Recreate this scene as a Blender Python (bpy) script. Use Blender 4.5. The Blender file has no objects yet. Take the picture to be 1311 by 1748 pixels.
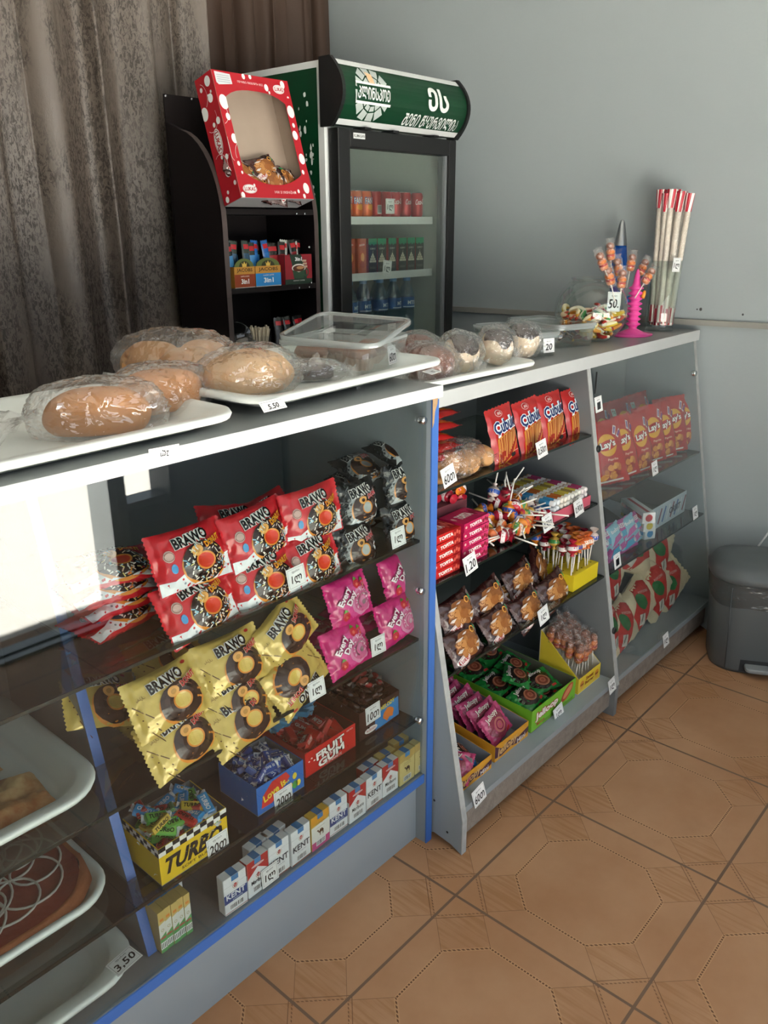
import bpy, bmesh, math, random
from mathutils import Vector, Matrix, noise
from mathutils.geometry import tessellate_polygon
scn = bpy.context.scene
COL = scn.collection
PI = math.pi
sin, cos = math.sin, math.cos
def rad(a): return math.radians(a)
def lin(h):
    h = h.lstrip('#'); o = []
    for i in (0, 2, 4):
        c = int(h[i:i+2], 16) / 255
        o.append(c / 12.92 if c <= .04045 else ((c + .055) / 1.055) ** 2.4)
    return (*o, 1)

# ---------------- camera ----------------
F_PX = 1405.5
cam_d = bpy.data.cameras.new('camera')
cam = bpy.data.objects.new('camera', cam_d); COL.objects.link(cam)
cam_d.sensor_fit = 'VERTICAL'; cam_d.sensor_height = 24; cam_d.lens = F_PX / 1748 * 24
cam_d.clip_start = .02; cam_d.clip_end = 200
pt, rl, yw = rad(19.276), rad(-.288), rad(41.58)
FW = Vector((cos(yw)*cos(pt), sin(yw)*cos(pt), -sin(pt)))
r0 = Vector((sin(yw), -cos(yw), 0)); u0 = r0.cross(FW)
RT = cos(rl)*r0 + sin(rl)*u0; UPV = -sin(rl)*r0 + cos(rl)*u0
CAM = Vector((0, 0, 1.5))
M = Matrix((RT, UPV, -FW)).transposed().to_4x4(); M.translation = CAM
cam.matrix_world = M
scn.camera = cam
def at(px, py, ax, val):
    """the point of the plane ax = val seen at photograph pixel (px, py)"""
    d = FW + RT*((px - 655.5)/F_PX) - UPV*((py - 874)/F_PX)
    i = 'XYZ'.index(ax.upper())
    return CAM + d*((val - CAM[i])/d[i])

# ---------------- light ----------------
w = bpy.data.worlds.new('world'); scn.world = w; w.use_nodes = True
bg = w.node_tree.nodes['Background']; bg.inputs[0].default_value = (.86, .93, 1, 1); bg.inputs[1].default_value = 4.2
sd = bpy.data.lights.new('sun', 'SUN'); so = bpy.data.objects.new('sun', sd); COL.objects.link(so)
sd.energy = 125; sd.angle = rad(.6); sd.color = (1, .97, .92)
so.rotation_euler = Vector((-.62, .03, .78)).to_track_quat('Z', 'Y').to_euler(); so.location = (-4, -4, 6)
def portal(n, x0, x1, z0, z1):
    l = bpy.data.lights.new(n, 'AREA'); o = bpy.data.objects.new(n, l); COL.objects.link(o)
    l.shape = 'RECTANGLE'; l.size = x1-x0; l.size_y = z1-z0; l.cycles.is_portal = True
    o.location = ((x0+x1)/2, -.76, (z0+z1)/2); o.rotation_euler = (rad(90), 0, 0)   # faces into the room
portal('door_portal', -.5, 1.55, 0, 2.25)
portal('window_portal', 1.64, 2.5, .5, 2.25)
scn.view_settings.view_transform = 'Standard'
try: scn.view_settings.look = 'None'
except Exception: pass
scn.view_settings.gamma = 1; scn.view_settings.use_curve_mapping = False
scn.view_settings.exposure = -1.2
scn.cycles.sample_clamp_indirect = 90     # keep the sunlit yard bright in the glass

# ---------------- materials ----------------
MATS = {}
class NT:
    def __init__(s, m): s.t = m.node_tree; s.N = s.t.nodes; s.L = s.t.links
    def n(s, typ, ins={}, **kw):
        o = s.N.new(typ)
        for k, v in kw.items(): setattr(o, k, v)
        for k, v in ins.items():
            if hasattr(v, 'is_linked') or isinstance(v, bpy.types.NodeSocket): s.L.new(v, o.inputs[k])
            elif isinstance(v, X): s.L.new(v.s, o.inputs[k])
            else: o.inputs[k].default_value = v
        return o
class X:
    """a node socket with arithmetic"""
    def __init__(s, nt, sock): s.nt = nt; s.s = sock
    def op(s, o, b=0.0, c=None):
        ins = {0: s, 1: b}
        if c is not None: ins[2] = c
        return X(s.nt, s.nt.n('ShaderNodeMath', ins, operation=o).outputs[0])
    def __add__(s, b): return s.op('ADD', b)
    def __sub__(s, b): return s.op('SUBTRACT', b)
    def __mul__(s, b): return s.op('MULTIPLY', b)
    def lt(s, b): return s.op('LESS_THAN', b)
    def gt(s, b): return s.op('GREATER_THAN', b)
    def abs(s): return s.op('ABSOLUTE')
    def fract(s): return s.op('FRACT')
    def max(s, b): return s.op('MAXIMUM', b)
    def min(s, b): return s.op('MINIMUM', b)
def newmat(name):
    m = bpy.data.materials.new(name); m.use_nodes = True
    nt = NT(m); p = nt.N['Principled BSDF']; MATS[name] = m
    return m, nt, p
def mat(name, col, rough=.5, metal=0.0, spec=.5, coat=0.0, trans=0.0, var=0.0, scale=8.0, bump=0.0, bscale=60.0, alpha=1.0, sub=0.0):
    if name in MATS: return MATS[name]
    m, nt, p = newmat(name)
    c = lin(col) if isinstance(col, str) else col
    p.inputs['Base Color'].default_value = c; p.inputs['Roughness'].default_value = rough
    p.inputs['Metallic'].default_value = metal; p.inputs['Specular IOR Level'].default_value = spec
    p.inputs['Coat Weight'].default_value = coat; p.inputs['Alpha'].default_value = alpha
    p.inputs['Transmission Weight'].default_value = trans
    if sub: p.inputs['Subsurface Weight'].default_value = sub; p.inputs['Subsurface Scale'].default_value = .01
    if var or bump:
        tc = nt.n('ShaderNodeTexCoord')
        if var:
            no = nt.n('ShaderNodeTexNoise', {'Vector': tc.outputs['Object'], 'Scale': scale, 'Detail': 4.0})
            mx = nt.n('ShaderNodeMix', {0: no.outputs[0], 6: tuple(max(0, x*(1-var)) for x in c[:3])+(1,), 7: tuple(min(1, x*(1+var)) for x in c[:3])+(1,)}, data_type='RGBA')
            nt.L.new(mx.outputs[2], p.inputs['Base Color'])
        if bump:
            nb = nt.n('ShaderNodeTexNoise', {'Vector': tc.outputs['Object'], 'Scale': bscale, 'Detail': 3.0})
            b = nt.n('ShaderNodeBump', {'Height': nb.outputs[0], 'Strength': bump, 'Distance': .01})
            nt.L.new(b.outputs[0], p.inputs['Normal'])
    return m
def clear(name, col='#ffffff', base=.06, graze=.85, rough=.02, body=0.0, bodycol='#ffffff', bump=0.0, bscale=40.0, power=4.0):
    """thin clear sheet: straight-through transmission with a gloss that grows towards grazing view, plus a faint milky body"""
    if name in MATS: return MATS[name]
    m, nt, p = newmat(name)
    out = nt.N['Material Output']; nt.N.remove(p)
    lw = nt.n('ShaderNodeLayerWeight', {'Blend': .5})
    f = X(nt, lw.outputs['Facing']).op('POWER', power)*graze + base
    f = f.min(1.0)
    tr = nt.n('ShaderNodeBsdfTransparent', {'Color': lin(col)})
    gl = nt.n('ShaderNodeBsdfGlossy', {'Color': (1, 1, 1, 1), 'Roughness': rough})
    base_s = tr.outputs[0]
    if body:
        df = nt.n('ShaderNodeBsdfDiffuse', {'Color': lin(bodycol)}); tl = nt.n('ShaderNodeBsdfTranslucent', {'Color': lin(bodycol)})
        ad = nt.n('ShaderNodeMixShader', {0: .5, 1: df.outputs[0], 2: tl.outputs[0]})
        mb = nt.n('ShaderNodeMixShader', {0: body, 1: tr.outputs[0], 2: ad.outputs[0]}); base_s = mb.outputs[0]
    mx = nt.n('ShaderNodeMixShader', {0: f, 1: base_s, 2: gl.outputs[0]})
    if bump:
        tc = nt.n('ShaderNodeTexCoord')
        nb = nt.n('ShaderNodeTexNoise', {'Vector': tc.outputs['Object'], 'Scale': bscale, 'Detail': 2.0, 'Distortion': .6})
        b = nt.n('ShaderNodeBump', {'Height': nb.outputs[0], 'Strength': bump, 'Distance': .02})
        nt.L.new(b.outputs[0], gl.inputs['Normal']); nt.L.new(b.outputs[0], lw.inputs['Normal'])
    nt.L.new(mx.outputs[0], out.inputs[0])
    return m
def pl(name, col, **k):      # printed plastic film
    k.setdefault('rough', .28); k.setdefault('spec', .6)
    return mat(name, col, **k)
def ink(col): return mat('ink_'+col.strip('#'), col, rough=.42, spec=.35)
def film_ink(col): return mat('film_ink_'+col.strip('#'), col, rough=.26, spec=.55)

# ---------------- mesh builder ----------------
TXT = {}
def text2d(s, bold=.012):
    k = (s, bold)
    if k in TXT: return TXT[k]
    cu = bpy.data.curves.new('t', 'FONT'); cu.body = s; cu.resolution_u = 2; cu.offset = bold; cu.fill_mode = 'FRONT'
    o = bpy.data.objects.new('t', cu); COL.objects.link(o)
    dg = bpy.context.evaluated_depsgraph_get(); dg.update()
    me = o.evaluated_get(dg).to_mesh()
    vs = [(v.co.x, v.co.y) for v in me.vertices]
    me.calc_loop_triangles(); ts = [tuple(t.vertices) for t in me.loop_triangles]
    o.evaluated_get(dg).to_mesh_clear(); bpy.data.objects.remove(o); bpy.data.curves.remove(cu)
    if not vs: vs = [(0, 0), (1, 0), (1, 1)]; ts = []
    x0 = min(v[0] for v in vs); x1 = max(v[0] for v in vs); y0 = min(v[1] for v in vs); y1 = max(v[1] for v in vs)
    vs = [((v[0]-x0)/(x1-x0)-.5, (v[1]-y0)/(y1-y0)-.5) for v in vs]
    TXT[k] = (vs, ts, (x1-x0)/(y1-y0)); return TXT[k]
def subdiv(vs, ts, L):
    vs = list(vs); cache = {}; out = []; st = list(ts)
    while st:
        t = st.pop(); best = 0; bi = 0
        for i in range(3):
            a, b = vs[t[i]], vs[t[(i+1) % 3]]; d = (a[0]-b[0])**2 + (a[1]-b[1])**2
            if d > best: best = d; bi = i
        if best <= L*L or len(vs) > 6000: out.append(t); continue
        a, b, c = t[bi], t[(bi+1) % 3], t[(bi+2) % 3]; k = (min(a, b), max(a, b))
        if k not in cache: cache[k] = len(vs); vs.append(((vs[a][0]+vs[b][0])/2, (vs[a][1]+vs[b][1])/2))
        m = cache[k]; st += [(a, m, c), (m, b, c)]
    return vs, out
I4 = Matrix.Identity(4)
def flat(T): return lambda u, v, h: T @ Vector((u, v, h))
class MB:
    def __init__(s): s.v = []; s.f = []; s.m = []; s.s = []; s.mats = []
    def mi(s, m):
        if m not in s.mats: s.mats.append(m)
        return s.mats.index(m)
    def add(s, vs, fs, m, smooth=False, T=None):
        o = len(s.v); mi = s.mi(m)
        s.v += [tuple(T @ Vector(p)) if T is not None else tuple(p) for p in vs]
        for f in fs: s.f.append(tuple(i+o for i in f)); s.m.append(mi); s.s.append(smooth)
        return s
    def box(s, x0, x1, y0, y1, z0, z1, m, T=None):
        vs = [(x, y, z) for z in (z0, z1) for y in (y0, y1) for x in (x0, x1)]
        return s.add(vs, [(0, 2, 3, 1), (4, 5, 7, 6), (0, 1, 5, 4), (2, 6, 7, 3), (0, 4, 6, 2), (1, 3, 7, 5)], m, False, T)
    def cbox(s, sx, sy, sz, m, T=None, z0=0):     # centred in x, y; on z0
        return s.box(-sx/2, sx/2, -sy/2, sy/2, z0, z0+sz, m, T)
    def lathe(s, prof, m, n=28, T=None, smooth=True, sx=1, sy=1, a0=0, a1=2*PI):
        vs = []; fs = []; full = abs(a1-a0-2*PI) < 1e-6; k = len(prof); nn = n if full else n+1
        for i in range(nn):
            a = a0+(a1-a0)*i/n
            for r, z in prof: vs.append((r*cos(a)*sx, r*sin(a)*sy, z))
        for i in range(n):
            j = (i+1) % nn
            for q in range(k-1): fs.append((i*k+q, j*k+q, j*k+q+1, i*k+q+1))
        return s.add(vs, fs, m, smooth, T)
    def tube(s, path, r, m, n=8, T=None, caps=True, smooth=True):
        path = [Vector(p) for p in path]; vs = []; fs = []; rr = r if isinstance(r, (list, tuple)) else [r]*len(path)
        up = None
        for i, p in enumerate(path):
            d = (path[min(i+1, len(path)-1)] - path[max(i-1, 0)]).normalized()
            if up is None: up = Vector((0, 0, 1)) if abs(d.z) < .9 else Vector((1, 0, 0))
            a = d.cross(up)
            if a.length < 1e-5: a = d.orthogonal()
            a.normalize(); b = a.cross(d); up = b
            for k in range(n): t = 2*PI*k/n; vs.append(p + (a*cos(t)+b*sin(t))*rr[i])
        for i in range(len(path)-1):
            for k in range(n): fs.append((i*n+k, i*n+(k+1) % n, (i+1)*n+(k+1) % n, (i+1)*n+k))
        if caps: fs.append(tuple(range(n-1, -1, -1))); fs.append(tuple((len(path)-1)*n+k for k in range(n)))
        return s.add(vs, fs, m, smooth, T)
    def prism(s, poly, z0, z1, m, T=None, smooth=False):     # polygon in xy extruded along z
        n = len(poly); vs = [(x, y, z0) for x, y in poly]+[(x, y, z1) for x, y in poly]
        fs = [(i, (i+1) % n, n+(i+1) % n, n+i) for i in range(n)]
        tri = tessellate_polygon([[Vector((x, y, 0)) for x, y in poly]])
        def ccw(t): a, b, c = [poly[i] for i in t]; return (b[0]-a[0])*(c[1]-a[1])-(b[1]-a[1])*(c[0]-a[0]) > 0
        for t in tri:
            t = tuple(t) if ccw(t) else tuple(reversed(t)); fs.append(tuple(reversed(t))); fs.append(tuple(i+n for i in t))
        return s.add(vs, fs, m, smooth, T)
    def grid(s, fn, nu, nv, m, smooth=True, T=None, cu=False, flip=False):
        vs = [fn(i/nu, j/nv) for j in range(nv+1) for i in range(nu+1)]; w_ = nu+1
        fs = [(j*w_+i, j*w_+i+1, (j+1)*w_+i+1, (j+1)*w_+i) for j in range(nv) for i in range(nu)]
        if flip: fs = [tuple(reversed(f)) for f in fs]
        return s.add(vs, fs, m, smooth, T)
    # --- flat shapes laid on a surface: mp(u, v, h) gives the 3-D point
    def tris(s, vs, ts, m, mp, h=.0004, L=None, smooth=False):
        if L: vs, ts = subdiv(vs, ts, L)
        return s.add([mp(u, v, h) for u, v in vs], ts, m, smooth)
    def poly(s, pts, m, mp, h=.0004, L=None):
        tri = tessellate_polygon([[Vector((x, y, 0)) for x, y in pts]]); o = []
        for t in tri:
            a, b, c = [pts[i] for i in t]
            o.append(tuple(t) if (b[0]-a[0])*(c[1]-a[1])-(b[1]-a[1])*(c[0]-a[0]) > 0 else tuple(reversed(t)))
        return s.tris(pts, o, m, mp, h, L)
    def rect(s, cx, cy, w_, h_, m, mp, h=.0004, L=None, rot=0):
        c, d = cos(rot), sin(rot)
        return s.poly([(cx+x*w_/2*c-y*h_/2*d, cy+x*w_/2*d+y*h_/2*c) for x, y in ((-1, -1), (1, -1), (1, 1), (-1, 1))], m, mp, h, L)
    def disc(s, cx, cy, rx, ry, m, mp, h=.0004, n=24, L=None, rot=0, wob=0, seed=0):
        p = []
        for i in range(n):
            a = 2*PI*i/n; k = 1+wob*noise.noise((cos(a)*2+seed, sin(a)*2, seed))
            x, y = rx*k*cos(a), ry*k*sin(a); p.append((cx+x*cos(rot)-y*sin(rot), cy+x*sin(rot)+y*cos(rot)))
        return s.poly(p, m, mp, h, L)
    def ring(s, cx, cy, r0, r1, m, mp, h=.0004, n=28, k=.9, rot=0, a0=0, a1=2*PI, wob=0):
        vs = []; ts = []; nr = 3; full = a1-a0 > 6.2
        for i in range(n+1):
            a = a0+(a1-a0)*i/n
            for j in range(nr+1):
                r = r0+(r1-r0)*j/nr
                if j == nr: r *= 1+wob*noise.noise((cos(a)*3, sin(a)*3, r0*99))
                x, y = r*cos(a), r*k*sin(a); vs.append((cx+x*cos(rot)-y*sin(rot), cy+x*sin(rot)+y*cos(rot)))
        for i in range(n):
            for j in range(nr):
                a = i*(nr+1)+j; b = a+nr+1; ts += [(a, a+1, b), (b, a+1, b+1)]
        return s.tris(vs, ts, m, mp, h)
    def line(s, pts, wd, m, mp, h=.0004):
        for a, b in zip(pts, pts[1:]):
            dx, dy = b[0]-a[0], b[1]-a[1]; l = math.hypot(dx, dy) or 1; nx, ny = -dy/l*wd/2, dx/l*wd/2
            s.tris([(a[0]-nx, a[1]-ny), (b[0]-nx, b[1]-ny), (b[0]+nx, b[1]+ny), (a[0]+nx, a[1]+ny)], [(0, 1, 2), (0, 2, 3)], m, mp, h)
        return s
    def text(s, t, cx, cy, w_, h_, m, mp, h=.0008, rot=0, shear=0, bold=.012, L=None, arc=0):
        vs, ts, asp = text2d(t, bold); c, d = cos(rot), sin(rot)
        if w_ is None: w_ = h_*asp
        if h_ is None: h_ = w_/asp
        q = []
        for x, y in vs:
            a, b = x*w_+y*h_*shear, y*h_ + arc*(x*x*4)*h_
            q.append((cx+a*c-b*d, cy+a*d+b*c))
        return s.tris(q, ts, m, mp, h, L)
    def obj(s, name, parent=None, loc=(0, 0, 0), rot=None, rel=False, bevel=0, world=False):
        me = bpy.data.meshes.new(name)
        vs = s.v
        if world and parent is not None: lx = parent.location; vs = [(a-lx[0], b-lx[1], c-lx[2]) for a, b, c in vs]
        me.from_pydata(vs, [], s.f)
        for m in s.mats: me.materials.append(m)
        me.polygons.foreach_set('material_index', s.m); me.polygons.foreach_set('use_smooth', s.s); me.update()
        o = bpy.data.objects.new(name, me); COL.objects.link(o); o.location = loc
        if rot is not None: o.rotation_euler = rot.to_euler() if isinstance(rot, Matrix) else rot
        if parent is not None: o.parent = parent
        if bevel:
            b = o.modifiers.new('bevel', 'BEVEL'); b.width = bevel; b.segments = 2; b.limit_method = 'ANGLE'; b.angle_limit = rad(40)
        return o
def tag(o, label, cat, group=None, kind=None):
    if label: o['label'] = label
    if cat: o['category'] = cat
    if group: o['group'] = group
    if kind: o['kind'] = kind
    return o
def thing(name, label, cat, loc=(0, 0, 0), rot=None, group=None):
    o = bpy.data.objects.new(name, None); COL.objects.link(o); o.location = loc; o.empty_display_size = .05
    if rot is not None: o.rotation_euler = rot.to_euler() if isinstance(rot, Matrix) else rot
    return tag(o, label, cat, group)
def struct(o): o['kind'] = 'structure'; return o
def dup(o, loc, rot=None, label=None, group=None):
    c = o.copy(); COL.objects.link(c); c.location = loc
    if rot is not None: c.rotation_euler = rot.to_euler() if isinstance(rot, Matrix) else rot
    if label: c['label'] = label
    if group: c['group'] = group
    def rec(a, b):
        for ch in a.children:
            k = ch.copy(); COL.objects.link(k); k.parent = b; rec(ch, k)
    rec(o, c)
    return c
USED = {}
class Kind:
    """build a kind of thing once, then hand out copies of it"""
    def __init__(s, build): s.build = build; s.first = None; s.n = 0
    def put(s, loc, rot, label, group=None):
        if s.first is None: s.first = s.build(); o = s.first; o.location = loc; o.rotation_euler = rot.to_euler() if isinstance(rot, Matrix) else rot; tag(o, label, None, group); return o
        return dup(s.first, loc, rot, label, group)
def RX(a): return Matrix.Rotation(rad(a), 4, 'X')
def RY(a): return Matrix.Rotation(rad(a), 4, 'Y')
def RZ(a): return Matrix.Rotation(rad(a), 4, 'Z')
def TR(x, y, z): return Matrix.Translation((x, y, z))
def stand(lean=0, yaw=0, roll=0): return RZ(yaw) @ RX(90-lean) @ RZ(roll)     # a sheet's x, y, z -> right, up, towards the customers
FR = RX(90)            # front-facing sheet matrix
def pillow(mb, w_, h_, t, mf, mbk=None, seed=0, crimp='x', cw=.011, wr=.0035, bump=None, nx=34, ny=28, pin=.06, sharp=2.4, zig=.0016):
    """a filled flow-pack; returns the map that lays print on its front"""
    hw, hh = w_/2, h_/2
    def H(x, y):
        if crimp == 'x': cu, cv = hw-cw, hh
        elif crimp == 'y': cu, cv = hw, hh-cw
        else: cu, cv = hw, hh
        a = max(0, 1-(abs(x)/cu)**sharp); b = max(0, 1-(abs(y)/cv)**sharp)
        e = (a*b)**.5
        z = t/2*e
        if bump: z += bump(x, y)*min(1, e*2)
        k = 5.5/min(w_, h_)
        n1 = noise.noise((x*k+seed*7.3, y*k, seed*1.7)); n2 = abs(noise.noise((x*k*2.3+seed, y*k*2.3+5, seed*3.1)))
        z += wr*(n1*.9+(.35-n2)*1.1)*(.18+.82*(1-e))*min(1, (a+b)*1.2)
        return z
    def edge(x, y):
        u, v = x/hw, y/hh
        if crimp == 'x': y = y*(1-pin*(1-u*u))
        elif crimp == 'y': x = x*(1-pin*(1-v*v))
        return x, y
    ZG = [[H((i/nx*2-1)*hw, (j/ny*2-1)*hh) for i in range(nx+1)] for j in range(ny+1)]
    def ZI(x, y):                                   # height of the meshed surface, so that print follows it
        a = min(.9999, max(0, (x/hw+1)/2))*nx; b = min(.9999, max(0, (y/hh+1)/2))*ny; i, j = int(a), int(b); a -= i; b -= j
        return (ZG[j][i]*(1-a)+ZG[j][i+1]*a)*(1-b)+(ZG[j+1][i]*(1-a)+ZG[j+1][i+1]*a)*b
    def mp(x, y, h):
        X_, Y_ = edge(x, y); return Vector((X_, Y_, ZI(x, y)+h*1.8))
    def front(a, b):
        x, y = (a*2-1)*hw, (b*2-1)*hh; X_, Y_ = edge(x, y)
        if zig:
            if crimp == 'x' and a in (0, 1): X_ += zig*(1 if round(b*ny) % 2 else -1)*(1 if a else -1)
            if crimp == 'y' and b in (0, 1): Y_ += zig*(1 if round(a*nx) % 2 else -1)*(1 if b else -1)
        return (X_, Y_, H(x, y))
    def back(a, b):
        p = front(a, b); x, y = (a*2-1)*hw, (b*2-1)*hh
        on = a in (0, 1) or b in (0, 1)
        return (p[0], p[1], p[2] if on else -abs(H(x, y))*.75-.0006)
    mb.grid(front, nx, ny, mf); mb.grid(back, nx, ny, mbk or mf, flip=True)
    return mp
def blob(mb, rx, ry, rz, m, seed=0, amp=.08, fq=2.5, nu=28, nv=18, T=None, flat_=0.0, ridge=0.0, sharp=2.0, fine=0.0):
    vs = []
    for j in range(nv+1):
        th = PI*j/nv
        for i in range(nu):
            ph = 2*PI*i/nu; d = Vector((sin(th)*cos(ph), sin(th)*sin(ph), cos(th)))
            if sharp != 2.0:
                k = (abs(d.x)**sharp+abs(d.y)**sharp+abs(d.z)**sharp)**(-1/sharp); d = d*k
            n1 = noise.noise(d*fq+Vector((seed*3.7, seed, 0)))
            n2 = abs(noise.noise(d*fq*2.7+Vector((seed, 2.2*seed, 1))))
            k = 1+amp*n1+ridge*(.3-n2)
            if fine: k += fine*(.25-abs(noise.noise(d*fq*5.5+Vector((seed*1.3, 4, seed)))))
            z = d.z*rz*k
            if flat_ and z < -rz*(1-flat_): z = -rz*(1-flat_)+(z+rz*(1-flat_))*.12
            vs.append((d.x*rx*k, d.y*ry*k, z))
    fs = []
    for j in range(nv):
        for i in range(nu):
            a, b = j*nu+i, j*nu+(i+1) % nu
            if j == 0: fs.append((a, a+nu, b+nu))
            elif j == nv-1: fs.append((a, a+nu, b))
            else: fs.append((a, a+nu, b+nu, b))
    return mb.add(vs, fs, m, True, T)
# ======================= the room =======================
def wallX(y): return 3.05-(y-1)*.145          # the painted side wall runs slightly askew to the counter
# floor tiles: 0.448 m, printed with a stitched octagon, diamonds at the corners and wood-grain bars between
m, nt, p = newmat('floor_tile')
geo = nt.n('ShaderNodeNewGeometry'); sp = nt.n('ShaderNodeSeparateXYZ', {0: geo.outputs['Position']})
s_ = .448
fx = (X(nt, sp.outputs[0])*(1/s_) + (-1.261/s_+20)).fract(); fy = (X(nt, sp.outputs[1])*(1/s_) + (-.898/s_+20)).fract()
q = (fx-.5).abs(); r = (fy-.5).abs()
dx = (q*-1+.5); dy = (r*-1+.5)                # distances from the tile's edges
grout = dx.min(dy).lt(.0075)
octd = q.max(r).op('SUBTRACT', .339).max((q+r-.511)*.7071)     # <0 inside the octagon
al = (fx+fy*1.0)*95.0; al2 = (fx-fy)*95.0
def dash(u): return u.fract().lt(.6)
edge_line = octd.abs().lt(.0095)
straight = q.max(r)-.339
isd = ((q+r-.511)*.7071).gt(straight)
dirx = q.gt(r)
ds = dash(fy*60.0)*dirx + dash(fx*60.0)*(dirx*-1+1)
dd = dash(fx*62.0)
dsh = dd*isd + ds*(isd*-1+1)
octline = octd.abs().lt(.0042)*dsh
octrim = octd.abs().lt(.0095)
cs = dx+dy                                    # distance from the corner along the diagonal
diam = cs.lt(.181); dline = (cs-.181).abs().lt(.0045)*dash(fx*70.0) + (cs-.205).abs().lt(.003)
band = (dx-dy).abs().lt(.172)*cs.gt(.181)*octd.gt(0.0)
bline = ((dx-dy).abs()-.172).abs().lt(.0022)*cs.gt(.15)*octd.gt(0.0)
wv = nt.n('ShaderNodeMapping', {'Vector': geo.outputs['Position'], 'Rotation': (0, 0, rad(45)), 'Scale': (90, 5, 1)})
grain = X(nt, nt.n('ShaderNodeTexNoise', {'Vector': wv.outputs[0], 'Scale': 1.0, 'Detail': 3.0}).outputs[0])
wv2 = nt.n('ShaderNodeMapping', {'Vector': geo.outputs['Position'], 'Rotation': (0, 0, rad(-45)), 'Scale': (90, 5, 1)})
grain2 = X(nt, nt.n('ShaderNodeTexNoise', {'Vector': wv2.outputs[0], 'Scale': 1.0, 'Detail': 3.0}).outputs[0])
same = ((fx-.5)*(fy-.5)).lt(0.0)
gr = grain*same + grain2*(same*-1+1)
cl = X(nt, nt.n('ShaderNodeTexNoise', {'Vector': geo.outputs['Position'], 'Scale': 3.2, 'Detail': 5.0, 'Roughness': .62}).outputs[0])
def mixc(f, a, b):
    o = nt.n('ShaderNodeMix', {0: f}, data_type='RGBA')
    for i, c in ((6, a), (7, b)):
        if isinstance(c, str): o.inputs[i].default_value = lin(c)
        else: nt.L.new(c, o.inputs[i])
    return o.outputs[2]
def ramp(x, a, b): return (x-a).op('MULTIPLY', 1/(b-a)).op('MINIMUM', 1.0).max(0.0)
base = mixc(ramp(cl, .3, .72), '#9f7452', '#b18a69')
base = mixc(ramp(gr, .45, .62)*band*.6, base, '#94683f')
base = mixc(diam*.25, base, '#9f7048')
base = mixc(octrim*.4, base, '#c39a72')
base = mixc(octline.max(dline.min(1.0)*.75).max(bline*.6), base, '#5f3d22')
base = mixc(grout, base, '#6d5644')
nt.L.new(base, p.inputs['Base Color']); p.inputs['Roughness'].default_value = .42; p.inputs['Specular IOR Level'].default_value = .4
bm_ = nt.n('ShaderNodeBump', {'Height': (grout*-1).s, 'Strength': .4, 'Distance': .004}); nt.L.new(bm_.outputs[0], p.inputs['Normal'])
FLOOR = m
WALL = mat('wall_paint', '#9aa3a5', rough=.55, spec=.25, var=.05, scale=2.2, bump=.05, bscale=90)
CEIL = mat('ceiling_paint', '#d9d9d6', rough=.8)
PLAIN = mat('plaster', '#b9bbb8', rough=.8)
struct(MB().box(-1.3, 3.6, -.81, 3.0, -.05, 0, FLOOR).obj('floor'))
struct(MB().box(-1.3, 3.6, -.81, 3.0, 2.75, 2.8, CEIL).obj('ceiling'))
b = MB(); y0, y1 = -.81, 2.98
b.prism([(wallX(y0), y0), (wallX(y0)+.12, y0), (wallX(y1)+.12, y1), (wallX(y1), y1)], 0, 2.75, WALL); struct(b.obj('wall_right'))
struct(MB().box(-1.3, wallX(2.85)+.1, 2.82, 2.98, 0, 2.75, PLAIN).obj('wall_back'))
struct(MB().box(-1.3, -1.2, -.81, 2.82, 0, 2.75, PLAIN).obj('wall_left'))
b = MB(); x1 = wallX(-.66)+.03
b.box(-1.2, -.5, -.81, -.66, 0, 2.75, PLAIN); b.box(-.5, x1, -.81, -.66, 2.25, 2.75, PLAIN); b.box(2.5, x1, -.81, -.66, 0, 2.25, PLAIN)
DARKP = mat('dark_panel', '#3a3c40', rough=.6)
b.box(1.64, 1.84, -.81, -.66, 0, .42, DARKP); b.box(1.84, 2.5, -.81, -.66, 0, .57, DARKP)
struct(b.obj('wall_front'))
ALU = mat('aluminium', '#9aa0a4', rough=.32, metal=.9)
d = MB()
for x in (-.5, 1.55): d.box(x, x+.03, -.80, -.64, 0, 2.25, ALU); d.box(x+.045, x+.085, -.78, -.66, 0, 2.25, ALU) if x > 0 else None
d.box(-.5, 1.64, -.80, -.64, 2.22, 2.25, ALU)
dr = struct(d.obj('door_1'))
t = MB(); t.box(-.47, 1.55, -.72, -.665, 0, .018, ALU); t.box(-.47, 1.55, -.655, -.62, 0, .012, ALU); t.obj('threshold', dr)
wf = MB(); wf.box(2.46, 2.5, -.78, -.68, .57, 2.25, ALU); wf.box(1.64, 2.5, -.78, -.68, 2.21, 2.25, ALU); wf.box(1.64, 1.84, -.78, -.68, .42, .45, ALU)
struct(wf.obj('window_1'))
# sunlit yard outside the door
m, nt, p = newmat('yard_concrete')
tc = nt.n('ShaderNodeNewGeometry')
n1 = X(nt, nt.n('ShaderNodeTexNoise', {'Vector': tc.outputs['Position'], 'Scale': 26.0, 'Detail': 6.0, 'Roughness': .7}).outputs[0])
n2 = X(nt, nt.n('ShaderNodeTexNoise', {'Vector': tc.outputs['Position'], 'Scale': 1.2, 'Detail': 3.0}).outputs[0])
f = ramp(n1, .30, .40)
nt.L.new(mixc(f, '#a39d92', '#ebe7de'), p.inputs['Base Color']); p.inputs['Roughness'].default_value = .9
struct(MB().box(-14, 16, -16, -.81, -.07, -.03, m).obj('ground'))
# ledge along the painted wall
TRIM = mat('ledge_paint', '#8b8b85', rough=.6, var=.12, scale=6)
b = MB(); ya, yb = -.6, 2.8
b.prism([(wallX(ya)-.018, ya), (wallX(ya)+.01, ya), (wallX(yb)+.01, yb), (wallX(yb)-.018, yb)], 1.150, 1.170, TRIM); struct(b.obj('trim_1'))
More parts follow.
